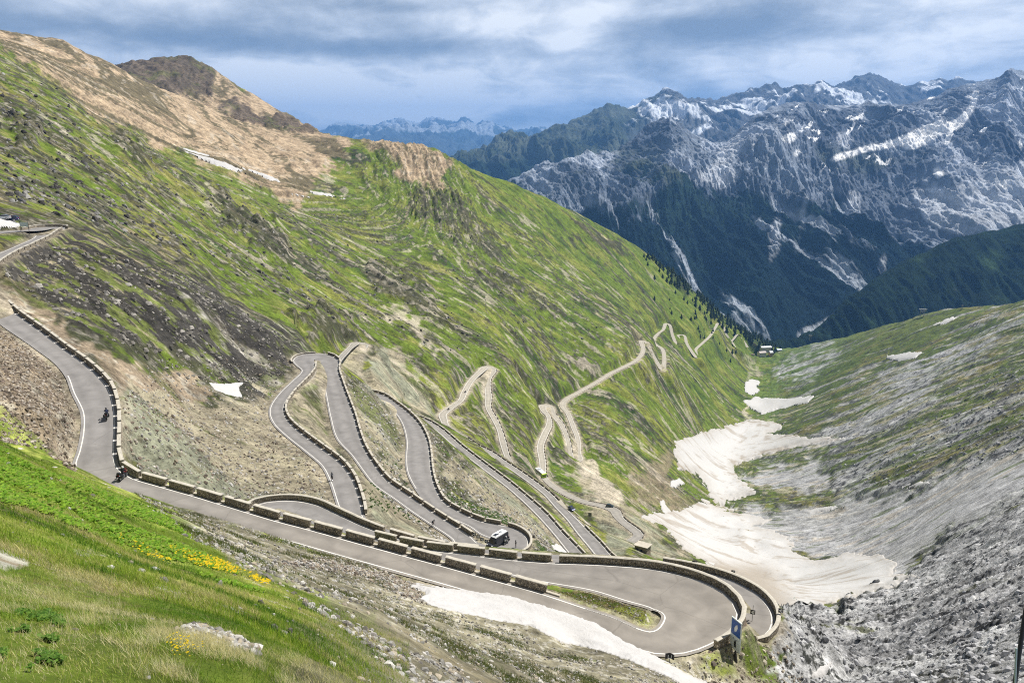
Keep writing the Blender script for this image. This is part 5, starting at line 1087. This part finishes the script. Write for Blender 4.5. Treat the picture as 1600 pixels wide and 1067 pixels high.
# signs
def board(name, parent, w, h, z, mat, th=.04, x=0): return box(name, (x, 0, z), (th, w, h), mat, parent)
def chevron(parent, w, z, flip=1, x=.045):
    bm = bmesh.new(); s = w * .36; t = w * .2
    P = [(s * flip, s), (s * flip - t * flip * 1.1, s), (-s * flip, 0), (s * flip - t * flip * 1.1, -s), (s * flip, -s), (-s * flip + t * flip * 1.5, 0)]
    P = [(s * flip, s), (s * flip * .2, s), (-s * flip, 0), (s * flip * .2, -s), (s * flip, -s), (-s * .2 * flip, 0)]
    A = [bm.verts.new((x, y, z + q)) for y, q in P]; B = [bm.verts.new((x + .012, y, z + q)) for y, q in P]; n = len(P)
    for L_ in (A[::-1], B): bm.faces.new((L_[0], L_[1], L_[2], L_[5])); bm.faces.new((L_[2], L_[3], L_[4], L_[5]))
    for i in range(n): bm.faces.new((A[i], A[(i + 1) % n], B[(i + 1) % n], B[i]))
    return finish('chevron', bm, M_whitep, parent)
def chevron_sign(loc, rz, label, w=.8, post=1.2, flip=1, mast=0):
    t = root('chevron_sign', loc, rz, label, 'chevron sign', 'black chevron signs on the hairpins'); cyl('post', (-.03, 0, -.6), (-.03, 0, post + w + mast), .035, M_greyp, t)
    b_ = board('panel', t, w, w, post + w / 2, M_black); chevron(b_, w, post + w / 2, flip, .021); return t
def face_cam(p, add=0): return math.atan2(-p[1], -p[0]) + add
for px, py, dm, w, post, flip, mast, lb in ((1175, 971, 84, .62, 1.1, 1, .7, 'chevron sign with mast between the two curved parapets'), (1218.5, 970, 90, .62, 1.2, 1, .7, 'chevron sign with mast on the outermost curved parapet'),
        (1145, 902, 95, .55, .6, 1, 0, 'small chevron sign at the left start of the outer curved parapet'), (1085, 888, 92, .75, .5, 1, 0, 'chevron sign on the bank behind the long hairpin wall'),
        (371, 791, 88, .7, .5, -1, 0, 'chevron sign behind the nearest blocks, left of the arched wall'), (483, 786, 118, .75, .6, 1, 0, 'chevron sign standing on the middle of the arched wall')):
    p = hit(px, py, dm, dm * 1.7) or hit(px, py, dm)
    chevron_sign(p, face_cam(p), lb, w, post, flip, mast)
for i, (px, py) in enumerate(((741, 838), (747, 842), (753, 846), (760, 849))):
    p = road_pt(px, py, 101, 104); t = chevron_sign(p, face_cam(p, -.25), f'{ORD[i]} black and white chevron board, counted toward the camper van', .75, .1, 1)
# big blue sign at the hairpin
p = hit(1147, 1029, 60) ; t = root('information_sign', p, face_cam(p, -.85), 'tall blue and white sign on a post beside the large hairpin', 'road sign')
M_blue = simple_mat('sign_blue', (.035, .10, .33), .4); M_spale = simple_mat('sign_pale', (.66, .72, .70), .45)
cyl('post', (-.08, 0, -.5), (-.08, 0, 3.3), .06, M_black, t); cyl('base', (-.08, 0, -.4), (-.08, 0, .55), .22, M_black, t, .09)
t.scale = (1.3, 1.3, 1.3); b_ = board('panel', t, 1.25, 2.75, 2.15, M_spale, .07); board('blue_field', b_, 1.08, 1.35, 2.75, M_blue, .02, .045)
bm = bmesh.new(); vs = [bm.verts.new((.06, y, z)) for y, z in ((-.12, 2.38), (.10, 2.55), (.22, 2.85), (.16, 3.15), (-.02, 3.0), (-.18, 2.7))]; bm.faces.new(vs); finish('white_mark', bm, M_whitep, b_)
bm = bmesh.new(); bm_box(bm, (.045, .02, 1.28), (.02, .2, .5)); bm_box(bm, (.045, .02, 1.62), (.02, .14, .14)); bm_box(bm, (.045, .22, 1.75), (.02, .1, .06)); bm_box(bm, (.045, -.2, 1.75), (.02, .1, .06)); finish('dark_mark', bm, M_black, b_)
p = hit(1046, 1034, 55); t = root('marker_board', p, face_cam(p, .0), 'small black board with pale bracket at the hairpin edge', 'road sign')
for sg in (-1, 1): o = box('panel', (0, 0, 0), (.05, .52, .62), M_black, t); o.location = (-.06, sg * .22, .62); o.rotation_euler = (0, 0, sg * -.5)
bm = bmesh.new(); bm_box(bm, (.06, -.16, .62), (.04, .06, .34)); bm_box(bm, (.06, .16, .62), (.04, .06, .34)); bm_box(bm, (.06, 0, .46), (.04, .3, .07)); finish('bracket', bm, M_silver, t); cyl('post', (0, 0, -.4), (0, 0, .5), .04, M_greyp, t)
p = hit(921.5, 814, 250, 520) or hit(921.5, 814, 200); t = root('square_sign', p, face_cam(p), 'dark square sign on a thin post beside the lay-by', 'road sign')
cyl('post', (-.05, 0, -.6), (-.05, 0, 3.9), .07, M_greyp, t); b_ = board('panel', t, 1.9, 2.1, 4.0, M_black, .08); board('grey_band', b_, 1.6, .25, 4.45, M_greyp, .02, .05); board('grey_band', b_, 1.6, .25, 3.7, M_greyp, .02, .05)
p1, p2 = pass_pt(33, 364), pass_pt(46, 365); c = (p1 + p2) / 2; wdt = (p1 - p2).length; t = root('panel_sign', c, yaw(p2, p1) , 'pale panel on two posts in the upper left bend', 'road sign')
for s in (-1, 1): cyl('post', (s * wdt / 2, 0, -.5), (s * wdt / 2, 0, 3.2), .07, M_black, t)
box('panel', (0, 0, 2.3), (wdt, .06, 1.25), simple_mat('pale_panel', (.45, .52, .47), .5), t)
p = hit(576.5, 532, 400, 640) or hit(576.5, 545, 400); t = root('utility_pole', p, 0, 'thin pale pole behind the tip of the upper middle hairpin', 'pole'); cyl('shaft', (0, 0, -1), (.3, 0, 11.5), .13, simple_mat('pale_wood', (.5, .5, .38), .8), t, .09); rod('crossarm', [(-.5, 0, 11), (1.0, 0, 11)], .06, M_greyp, t)

# cable car pylons on the far right crest
def pylon(px, py, hgt, w, label, ddir=0):
    p = hit(px, py, 1200, 2600) or Vector(at_D(px, py, 1880)); t = root('cable_pylon', p, face_cam(p), label, 'pylon', 'cable pylons')
    for y in (-1, 1): rod('leg', [(0, y * w * .14, -4), (0, y * w * .34, hgt * .9)], hgt * .03, M_greyp, t)
    rod('brace', [(0, -w * .18, hgt * .35), (0, w * .3, hgt * .75), (0, -w * .3, hgt * .75), (0, w * .18, hgt * .35)], hgt * .015, M_greyp, t, 6)
    box('crossbeam', (0, 0, hgt * .94), (w * .12, w, hgt * .1), simple_mat('pale_steel', (.5, .5, .5), .5, .3), t); 
    for y in (-1, 1): box('sheave', (0, y * w * .46, hgt * .86), (w * .3, w * .05, hgt * .06), M_black, t)
pylon(1441, 494, 17, 17, 'wide T-shaped cable pylon on the right grassy crest'); pylon(1503, 484, 9, 4, 'small slim pylon on the bright green knoll'); pylon(1266, 530, 10, 8, 'small pale pylon on the ridge above the far hotel')

# buildings
M_wallw = simple_mat('white_render', (.62, .56, .50), .9, nscale=.3, namp=.12); M_roofg = simple_mat('grey_sheet_roof', (.42, .44, .47), .6, .2); M_tan = simple_mat('ochre_render', (.45, .30, .16), .9); M_roofb = simple_mat('brown_roof', (.16, .12, .10), .9, nscale=.3)
def house(px, py, L, Wd, H, rz, label, wall=M_wallw, roof=M_roofg, floors=3, nw=6, rh=.22, dm=1700):
    p = hit(px, py, dm, 2900) or Vector(at_D(px, py, 2250)); t = root('hotel_building', p, rz, label, 'building', 'hotel buildings at the valley end')
    box('wall', (0, 0, H / 2 - 4), (L, Wd, H + 8), wall, t)
    hr = Wd * rh; prism('roof', [(-Wd / 2 - .8, H), (-Wd / 2 - .8, H + .35), (0, H + hr + .35), (Wd / 2 + .8, H + .35), (Wd / 2 + .8, H), (0, H + hr)], L + 1.4, roof, t, 0).rotation_euler = (0, 0, R(90))
    for f in range(floors):
        for k in range(nw): box('window', (-L / 2 + (k + .5) * L / nw, -Wd / 2 - .02, 1.9 + f * (H - 1) / floors), (L / nw * .45, .14, 1.5), M_glass, t)
    box('door', (0, -Wd / 2 - .03, 1.1), (1.6, .16, 2.2), M_black, t)
    return t
house(1196, 549, 30, 13, 12, R(8), 'long white hotel block with grey roof, rearmost at the valley end', floors=3, nw=9)
house(1190, 556, 20, 14, 9, R(14), 'pinkish white lower hotel block beside the stream', floors=2, nw=5, roof=simple_mat('pinkish_roof', (.5, .44, .42), .8))
house(1204, 556, 9, 10, 9, R(10), 'narrow ochre gabled building at the right end of the hotel', wall=M_tan, floors=2, nw=3, rh=.5)
house(1217, 549, 14, 8, 5, R(15), 'low pale blue roofed shed right of the hotel', floors=1, nw=3, roof=simple_mat('blue_sheet_roof', (.42, .52, .62), .5, .2))
house(1176, 556, 8, 6, 4, R(5), 'small dark roofed shed left of the hotel', floors=1, nw=2, roof=M_roofb)
p = hit(1004, 862, 250, 460) or Vector(at_D(1004, 862, 340)); t = root('stone_hut', p, R(-38), 'small stone hut with pale slab roof below the small hairpin', 'hut')
box('wall', (0, 0, .6), (5.6, 3.6, 4.6), M_stone, t); prism('roof', [(-3.3, 2.95), (-3.3, 3.2), (3.3, 3.75), (3.3, 3.5)], 4.6, simple_mat('slab_roof', (.46, .42, .35), .9, nscale=.8), t, 0); box('door', (.4, -1.83, 1.0), (1.0, .1, 2.0), M_black, t); box('window', (-1.5, -1.83, 1.6), (.8, .1, .7), M_glass, t)
# steel post close to the camera on the right
t = root('steel_post', (0, 0, 0), 0, 'dark leaning steel strut with pale post at the right edge', 'post'); 
q0, q1 = Vector(at_D(1583, 1085, 7.0)), Vector(at_D(1606, 930, 7.4)); gz = ground_z(q0.x, q0.y)
t.location = (q0.x, q0.y, gz); dlt = q1 - q0; lowp = q0 - dlt * ((q0.z - gz + .3) / dlt.z)
cyl('strut', lowp - t.location, q1 + dlt * .5 - t.location, .022, M_black, t); q2, q3 = Vector(at_D(1585.5, 1080, 6.9)), Vector(at_D(1588, 1012, 6.95)); d2 = q3 - q2
cyl('post', q2 - d2 * ((q2.z - gz + .3) / d2.z) - t.location, q3 - t.location, .010, simple_mat('pale_steel_post', (.35, .42, .40), .4, .3), t)

# ------------------------------------------------------------------ conifers along the far left shoulder
M_con = simple_mat('conifer', (.018, .038, .014), .95, nscale=1.2, namp=.35); M_bark = simple_mat('bark', (.07, .05, .035), .95)
def conifer_mesh(seed):
    r = np.random.default_rng(seed); V = []; Fc = []
    for l in range(9):
        z = .12 + .86 * l / 9; rad = .24 * (1 - (l / 9) ** 1.1) + .02; n = 9
        for k in range(n):
            a = 2 * math.pi * (k + r.uniform(0, .7)) / n; rr = rad * r.uniform(.7, 1.15); da = .42; b = len(V)
            V += [(0, 0, z + .10), (rr * math.cos(a - da), rr * math.sin(a - da), z - .03 + r.normal(0, .01)), (rr * 1.18 * math.cos(a), rr * 1.18 * math.sin(a), z - .06), (rr * math.cos(a + da), rr * math.sin(a + da), z - .03)]
            Fc += [(b, b + 1, b + 2), (b, b + 2, b + 3)]
    b = len(V); V += [(0, 0, 1.02), (.03, 0, .9), (-.02, .03, .9), (-.02, -.03, .9)]; Fc += [(b, b + 1, b + 2), (b, b + 2, b + 3), (b, b + 3, b + 1)]
    me = bpy.data.meshes.new('crown'); me.from_pydata(V, [], Fc); me.materials.append(M_con); return me
bm = bmesh.new(); bm_cyl(bm, (0, 0, -.12), (0, 0, .3), .025, .012, 6); trunk_me = bpy.data.meshes.new('trunk'); bm.to_mesh(trunk_me); bm.free(); trunk_me.materials.append(M_bark)
crowns = [conifer_mesh(k) for k in range(5)]
sh_x = [1000, 1040, 1060, 1080, 1100, 1130, 1150, 1165, 1190, 1215]; sh_y = [388, 412, 430, 446, 463, 490, 506, 519, 534, 545]
n_t = 0; tries = 0
while n_t < 290 and tries < 6000:
    tries += 1; px = rng.uniform(1005, 1212); top = np.interp(px, sh_x, sh_y); dpt = rng.exponential(11) if rng.random() < .85 else rng.uniform(0, 75)
    py = top + dpt
    if px < 1040 and rng.random() < .6 or (px > 1150 and dpt > 12): continue
    p = hit(px, py, 1300, 3200)
    if p is None or p.y < 1300: continue
    hgt = rng.uniform(9, 19) * (1.0 if dpt < 30 else .7)
    o = bpy.data.objects.new('pine_tree', None); COL.objects.link(o); o.location = p; o.scale = (hgt * rng.uniform(.9, 1.3), hgt * rng.uniform(.9, 1.3), hgt); o.rotation_euler = (0, 0, rng.uniform(0, 6.28))
    tag(o, 'small dark conifer scattered along the far green shoulder above the last hairpins', 'conifer', 'dark conifers on the far green shoulder')
    for nm, me in (('crown', crowns[n_t % 5]), ('trunk', trunk_me)): c = bpy.data.objects.new(nm, me); COL.objects.link(c); c.parent = o
    n_t += 1
def scatter(name, P, S, baseV, baseF, mat, rot=True, tilt=0.25, color=None, kind='stuff', smooth=False, aniso=.3):
    n = len(P); k = len(baseV); B = np.array(baseV, np.float32); a = rng.uniform(0, 2 * np.pi, n); V = np.empty((n, k, 3), np.float32)
    sx = S * rng.uniform(1 - aniso, 1 + aniso, n); sy = S * rng.uniform(1 - aniso, 1 + aniso, n); szz = S * rng.uniform(1 - aniso, 1 + aniso, n)
    bx, by, bz = B[None, :, 0] * sx[:, None], B[None, :, 1] * sy[:, None], B[None, :, 2] * szz[:, None]
    tx, ty = rng.normal(0, tilt, n)[:, None], rng.normal(0, tilt, n)[:, None]
    bx = bx + tx * bz; by = by + ty * bz
    V[:, :, 0] = bx * np.cos(a)[:, None] - by * np.sin(a)[:, None] + P[:, 0:1]; V[:, :, 1] = bx * np.sin(a)[:, None] + by * np.cos(a)[:, None] + P[:, 1:2]; V[:, :, 2] = bz + P[:, 2:3]
    Fc = (np.array(baseF)[None] + (np.arange(n) * k)[:, None, None]).reshape(-1, len(baseF[0]))
    col = None if color is None else np.repeat(color, k, axis=0)
    o = mesh_np(name, V.reshape(-1, 3), Fc, mat, smooth=smooth, color=col)
    if kind: tag(o, kind=kind)
    return o
# the far wood at the end of the valley, one mass
wp = []
for _ in range(5200):
    px = rng.uniform(1190, 1400); py = np.interp(px, [1190, 1220, 1260, 1300, 1400], [538, 548, 545, 536, 515]) - rng.exponential(5)
    D = rng.uniform(2400, 2900); q = at_D(px, py, D); wp.append((q[0], D, ground_z(q[0], D)))
cv = [tuple(v.co) for v in crowns[0].vertices]; cf = [tuple(p.vertices) for p in crowns[0].polygons]
wp = []
for _ in range(2600):
    u = rng.uniform(.26, .52); D = rng.uniform(2330, 2720); wp.append((u * D, D, ground_z(u * D, D) - 1))
wp = np.array(wp); o = scatter('conifer_wood', wp, rng.uniform(13, 22, len(wp)), cv, cf, M_con, tilt=0)
tag(o, 'dark conifer wood below the far end of the valley', None)

# ------------------------------------------------------------------ loose stones, grass, leaves, flowers near the camera
def vmat(name, rough=.9, trans=0):
    m = bpy.data.materials.new(name); m.use_nodes = True; t = NT(m.node_tree); at = t.new('ShaderNodeAttribute', attribute_name='albedo')
    p = t.new('ShaderNodeBsdfPrincipled', ins={'Base Color': at.outputs['Color'], 'Roughness': rough, 'Specular IOR Level': .2})
    sh = p.outputs[0]
    if trans:
        tr = t.new('ShaderNodeBsdfTranslucent', ins={'Color': at.outputs['Color']}); sh = t.new('ShaderNodeMixShader', ins={0: trans, 1: sh, 2: tr.outputs[0]}).outputs[0]
    t.new('ShaderNodeOutputMaterial', ins={0: sh}); return m
M_rockv, M_leaf = vmat('loose_stone'), vmat('leaf', .6, .45)
stone_v = [(.5, 0, 0), (.15, .48, .02), (-.42, .3, 0), (-.5, -.2, .03), (.05, -.5, 0), (.3, .1, .38), (-.15, .22, .42), (-.2, -.2, .34), (.15, -.22, .40)]
stone_f = [(0, 1, 5), (1, 6, 5), (1, 2, 6), (2, 3, 6), (3, 7, 6), (3, 4, 7), (4, 8, 7), (4, 0, 8), (0, 5, 8), (5, 6, 8), (6, 7, 8)]
def sample_px(n, poly, dmin, dmax, dens=None):
    xs = [p[0] for p in poly]; ys = [p[1] for p in poly]; out = []
    sel = (Y > dmin) & (Y < dmax) & (PX > min(xs)) & (PX < max(xs)) & (PY > min(ys)) & (PY < max(ys)) & (rd_d > .8) & ~snow_m
    j, i = np.nonzero(sel); ok = inpoly(PX[j, i], PY[j, i], poly); j, i = j[ok], i[ok]
    if not len(j): return np.zeros((0, 3))
    w = np.ones(len(j)) if dens is None else dens[j, i]
    w = w * 1.0; k = rng.choice(len(j), n, p=w / w.sum())
    j, i = j[k], i[k]; jj = np.clip(j + rng.uniform(-.5, .5, n), 0, ND - 1.01); ii = np.clip(i + rng.uniform(-.5, .5, n), 0, NU - 1.01)
    D = np.exp(np.interp(jj, np.arange(ND), lg)); u = U0 + (U1 - U0) * ii / (NU - 1); x = u * D
    return np.column_stack([x, D, bil(Z, x, D)])
def stones(name, n, poly, d0, d1, s0, s1, cols, dens=None):
    P = sample_px(n, poly, d0, d1, dens)
    if not len(P): return
    n = len(P); S = s0 + (s1 - s0) * rng.random(n) ** 4; c = np.array(cols, np.float32)[rng.integers(0, len(cols), n)] * rng.uniform(.7, 1.2, (n, 1)).astype(np.float32)
    P[:, 2] -= S * .08; scatter(name, P, S, stone_v, stone_f, M_rockv, color=c, tilt=.15, aniso=.45)
FGP2 = [(-60,690),(0,690),(110,735),(200,765),(330,850),(420,905),(560,960),(640,1000),(640,1300),(-60,1300)]
GREYS = [(.36, .35, .33), (.22, .21, .19), (.30, .26, .20), (.12, .11, .10), (.42, .40, .37)]
BROWN = [(.30, .25, .19), (.18, .14, .11), (.36, .32, .27), (.10, .08, .06)]
stones('gravel', 22000, [(200,760),(534,870),(741,928),(950,998),(1130,1050),(1240,1090),(640,1090),(560,1000),(420,905),(300,850)], 20, 110, .04, .34, GREYS, dens=sstep(-.6, .8, n2 + n3))
stones('gravel', 900, [(870,925),(940,925),(1010,950),(1014,978),(960,972),(880,940)], 70, 110, .04, .3, GREYS)
stones('gravel', 420, FGP2, 14, 70, .04, .26, GREYS)
stones('gravel', 60, FGP2, 3, 14, .015, .06, GREYS)
stones('gravel', 1500, [(272,985),(310,976),(350,990),(402,1010),(405,1022),(350,1016),(300,1002)], 3, 40, .02, .14, GREYS)
stones('gravel', 9000, [(0,495),(110,590),(125,650),(118,740),(60,700),(0,690)], 75, 165, .05, .6, BROWN)
stones('gravel', 9000, [(430,880),(534,868),(741,926),(830,952),(660,945),(560,900)], 40, 100, .06, .45, BROWN + GREYS)
stones('gravel', 9000, [(184,640),(240,560),(460,560),(420,640),(575,800),(400,785),(215,745)], 100, 330, .08, .8, BROWN + GREYS)
stones('rubble', 3500, [(60,370),(290,430),(465,540),(440,600),(300,600),(60,470),(0,430)], 120, 420, .15, 1.8, [(.12, .11, .10), (.20, .185, .165), (.30, .28, .25), (.14, .13, .11)], dens=sstep(-.2, .9, n2 + CRAG * .5))
stones('rubble', 9000, [(1215,960),(1300,960),(1420,910),(1450,870),(1600,760),(1700,760),(1700,1080),(1240,1080)], 60, 420, .08, 1.1, [(.40, .40, .41), (.28, .28, .29), (.10, .10, .105), (.33, .33, .34)])
stones('rubble', 2500, [(1290,725),(1400,650),(1600,560),(1640,690),(1400,775)], 300, 1200, .4, 3.5, [(.36, .36, .37), (.22, .22, .23), (.09, .09, .09)])
stones('rubble', 9000, [(500,560),(640,640),(820,800),(900,870),(700,860),(600,780),(560,640)], 130, 460, .15, 1.2, GREYS)
stones('rubble', 700, [(1090,1010),(1170,985),(1240,1010),(1260,1080),(1100,1080)], 60, 110, .08, .7, [(.40, .36, .28), (.22, .19, .15), (.12, .10, .08)])
stones('rubble', 5000, [(0,100),(300,230),(560,330),(850,400),(1000,520),(760,560),(560,520),(300,400),(0,310)], 260, 1900, .4, 3.6, [(.06, .055, .05), (.14, .135, .13), (.27, .26, .24), (.05, .045, .04)], dens=dk + .02)

blade_v = [(-.035, 0, 0), (.035, 0, 0), (.022, .16, .55), (-.022, .16, .55), (0, .5, 1.0)]
blade_f = [(0, 1, 2), (0, 2, 3), (3, 2, 4)]
def grass(name, n, poly, d0, d1, h0, h1, cols, dens=None, spread=0, wide=1.0):
    P = sample_px(n, poly, d0, d1, dens)
    if not len(P): return
    if spread:
        P = np.repeat(P, 9, axis=0); P[:, 0] += rng.normal(0, spread, len(P)); P[:, 1] += rng.normal(0, spread, len(P)); P[:, 2] = bil(Z, P[:, 0], P[:, 1])
    n = len(P); S = rng.uniform(h0, h1, n); patch = fbm(P[:, 0] * .35, P[:, 1] * .35, 3, 77); c = np.array(cols, np.float32)
    t = np.clip(.5 + 2.2 * patch + rng.normal(0, .18, n), 0, .999); c = c[(t * len(c)).astype(int)] * rng.uniform(.75, 1.2, (n, 1)).astype(np.float32)
    bv = [(x * wide, y, z) for x, y, z in blade_v]; P[:, 2] -= .02
    scatter(name, P, S, bv, blade_f, M_leaf, color=c, tilt=.3)
FGP = [(-60,690),(0,690),(110,735),(200,765),(330,850),(420,905),(560,960),(640,1000),(640,1300),(-60,1300)]
cellA = (np.gradient(lg)[:, None] * Y) * ((ug[1] - ug[0]) * Y)
GC = [(.10, .20, .015), (.17, .28, .02), (.25, .35, .035), (.36, .40, .08), (.55, .50, .20), (.66, .60, .34)]
GC2 = [(.08, .17, .012), (.15, .27, .018), (.22, .34, .02), (.28, .40, .035), (.36, .40, .07)]
gd_ = (cellA ** .5) * sstep(-.9, .5, n3 * .6 + n2)
grass('grass', 150000, FGP, 2.2, 14, .025, .085, GC, dens=cellA * sstep(-1.1, .1, n3 + .5 * nn) * (1 - z_soil), wide=1.0)
grass('grass', 150000, FGP, 12, 50, .06, .17, GC2 + GC[2:5], dens=cellA ** .7 * sstep(-.8, .3, n2 + .4 * n1 + .2), wide=1.1)
grass('grass', 60000, [(200,762),(534,866),(760,960),(900,1020),(1000,1090),(500,1090),(300,850)], 25, 95, .12, .3, [(.10, .13, .03), (.15, .16, .05), (.25, .22, .10), (.09, .13, .02)], dens=cellA ** .7 * sstep(.1, .8, n2 + .4 * n3), wide=1.6)
grass('grass', 26000, [(870,925),(940,925),(1008,950),(1012,975),(960,970),(880,940)], 70, 110, .05, .2, [(.14, .15, .03), (.20, .18, .05), (.22, .14, .05), (.09, .11, .02)], wide=1.6)
grass('grass', 12000, [(-60,900),(200,930),(420,1000),(560,1090),(-60,1090)], 2.5, 14, .07, .15, [(.66, .60, .30), (.74, .68, .42), (.52, .54, .2)], dens=cellA * sstep(.15, .7, n3 + .6 * nn), wide=.35)
# broad green leaves in bands, yellow flowers among them
leaf_v = [(-.18, 0, .0), (.18, 0, .0), (.5, .45, .38), (-.5, .45, .38), (0, 1.0, .30), (-.18, -.0, .0)]
leaf_f = [(0, 1, 2), (0, 2, 3), (3, 2, 4)]
def leaves(n, poly, d0, d1, s0, s1, cols, nm='leafy_plants', dens=None):
    P = sample_px(n, poly, d0, d1, dens)
    if not len(P): return
    P = np.repeat(P, 7, axis=0); n = len(P); P[:, 2] += rng.uniform(0, .05, n); S = rng.uniform(s0, s1, n); c = np.array(cols, np.float32)[rng.integers(0, len(cols), n)] * rng.uniform(.8, 1.15, (n, 1)).astype(np.float32)
    scatter(nm, P, S, leaf_v, leaf_f, M_leaf, color=c, tilt=.35)
leaves(5200, [(-60,690),(0,700),(60,735),(150,760),(250,800),(330,870),(420,930),(330,905),(240,870),(130,830),(60,800),(-60,770)], 9, 60, .07, .18, [(.20, .37, .03), (.28, .44, .04), (.14, .28, .02), (.26, .34, .06)], dens=cellA ** .6 * sstep(-.25, .5, n2 + .6 * n3))
leaves(420, [(0,960),(90,960),(120,1030),(0,1067)], 3, 14, .02, .045, [(.07, .16, .02), (.11, .22, .03), (.15, .26, .04)], dens=cellA * sstep(0, .6, n3 + .5 * nn))
leaves(160, [(560,790),(600,700),(700,760),(700,830),(640,812)], 100, 260, .2, .5, [(.05, .10, .02), (.08, .13, .03)])
leaves(420, [(650,730),(700,770),(800,810),(820,835),(740,805),(690,780)], 150, 330, .25, .5, [(.07, .13, .03), (.10, .17, .04)])
petal_v = [(-.5, -.5, 0), (.5, -.5, .1), (.5, .5, 0), (-.5, .5, .1)]
def flowers(n, poly, d0, d1, s):
    P = sample_px(n, poly, d0, d1, sstep(-.35, .5, n3 + .8 * nn + .3 * ST2)); 
    if not len(P): return
    P[:, 2] += rng.uniform(.10, .24, len(P)); scatter('yellow_flowers', P, rng.uniform(.6, 1.2, len(P)) * s, petal_v, [(0, 1, 2, 3)], M_leaf, color=np.tile(np.float32((.80, .58, .02)), (len(P), 1)) * rng.uniform(.8, 1.1, (len(P), 1)).astype(np.float32), tilt=.8)
flowers(400, [(262,855),(300,866),(350,880),(380,897),(362,900),(310,888),(272,868)], 15, 80, .06)
flowers(60, [(180,838),(215,850),(270,880),(260,884),(190,856)], 12, 60, .06)
flowers(90, [(380,895),(425,915),(410,918)], 15, 80, .07)
flowers(70, [(262,1022),(300,1022),(330,1034),(322,1048),(285,1044),(268,1034)], 3, 14, .014)
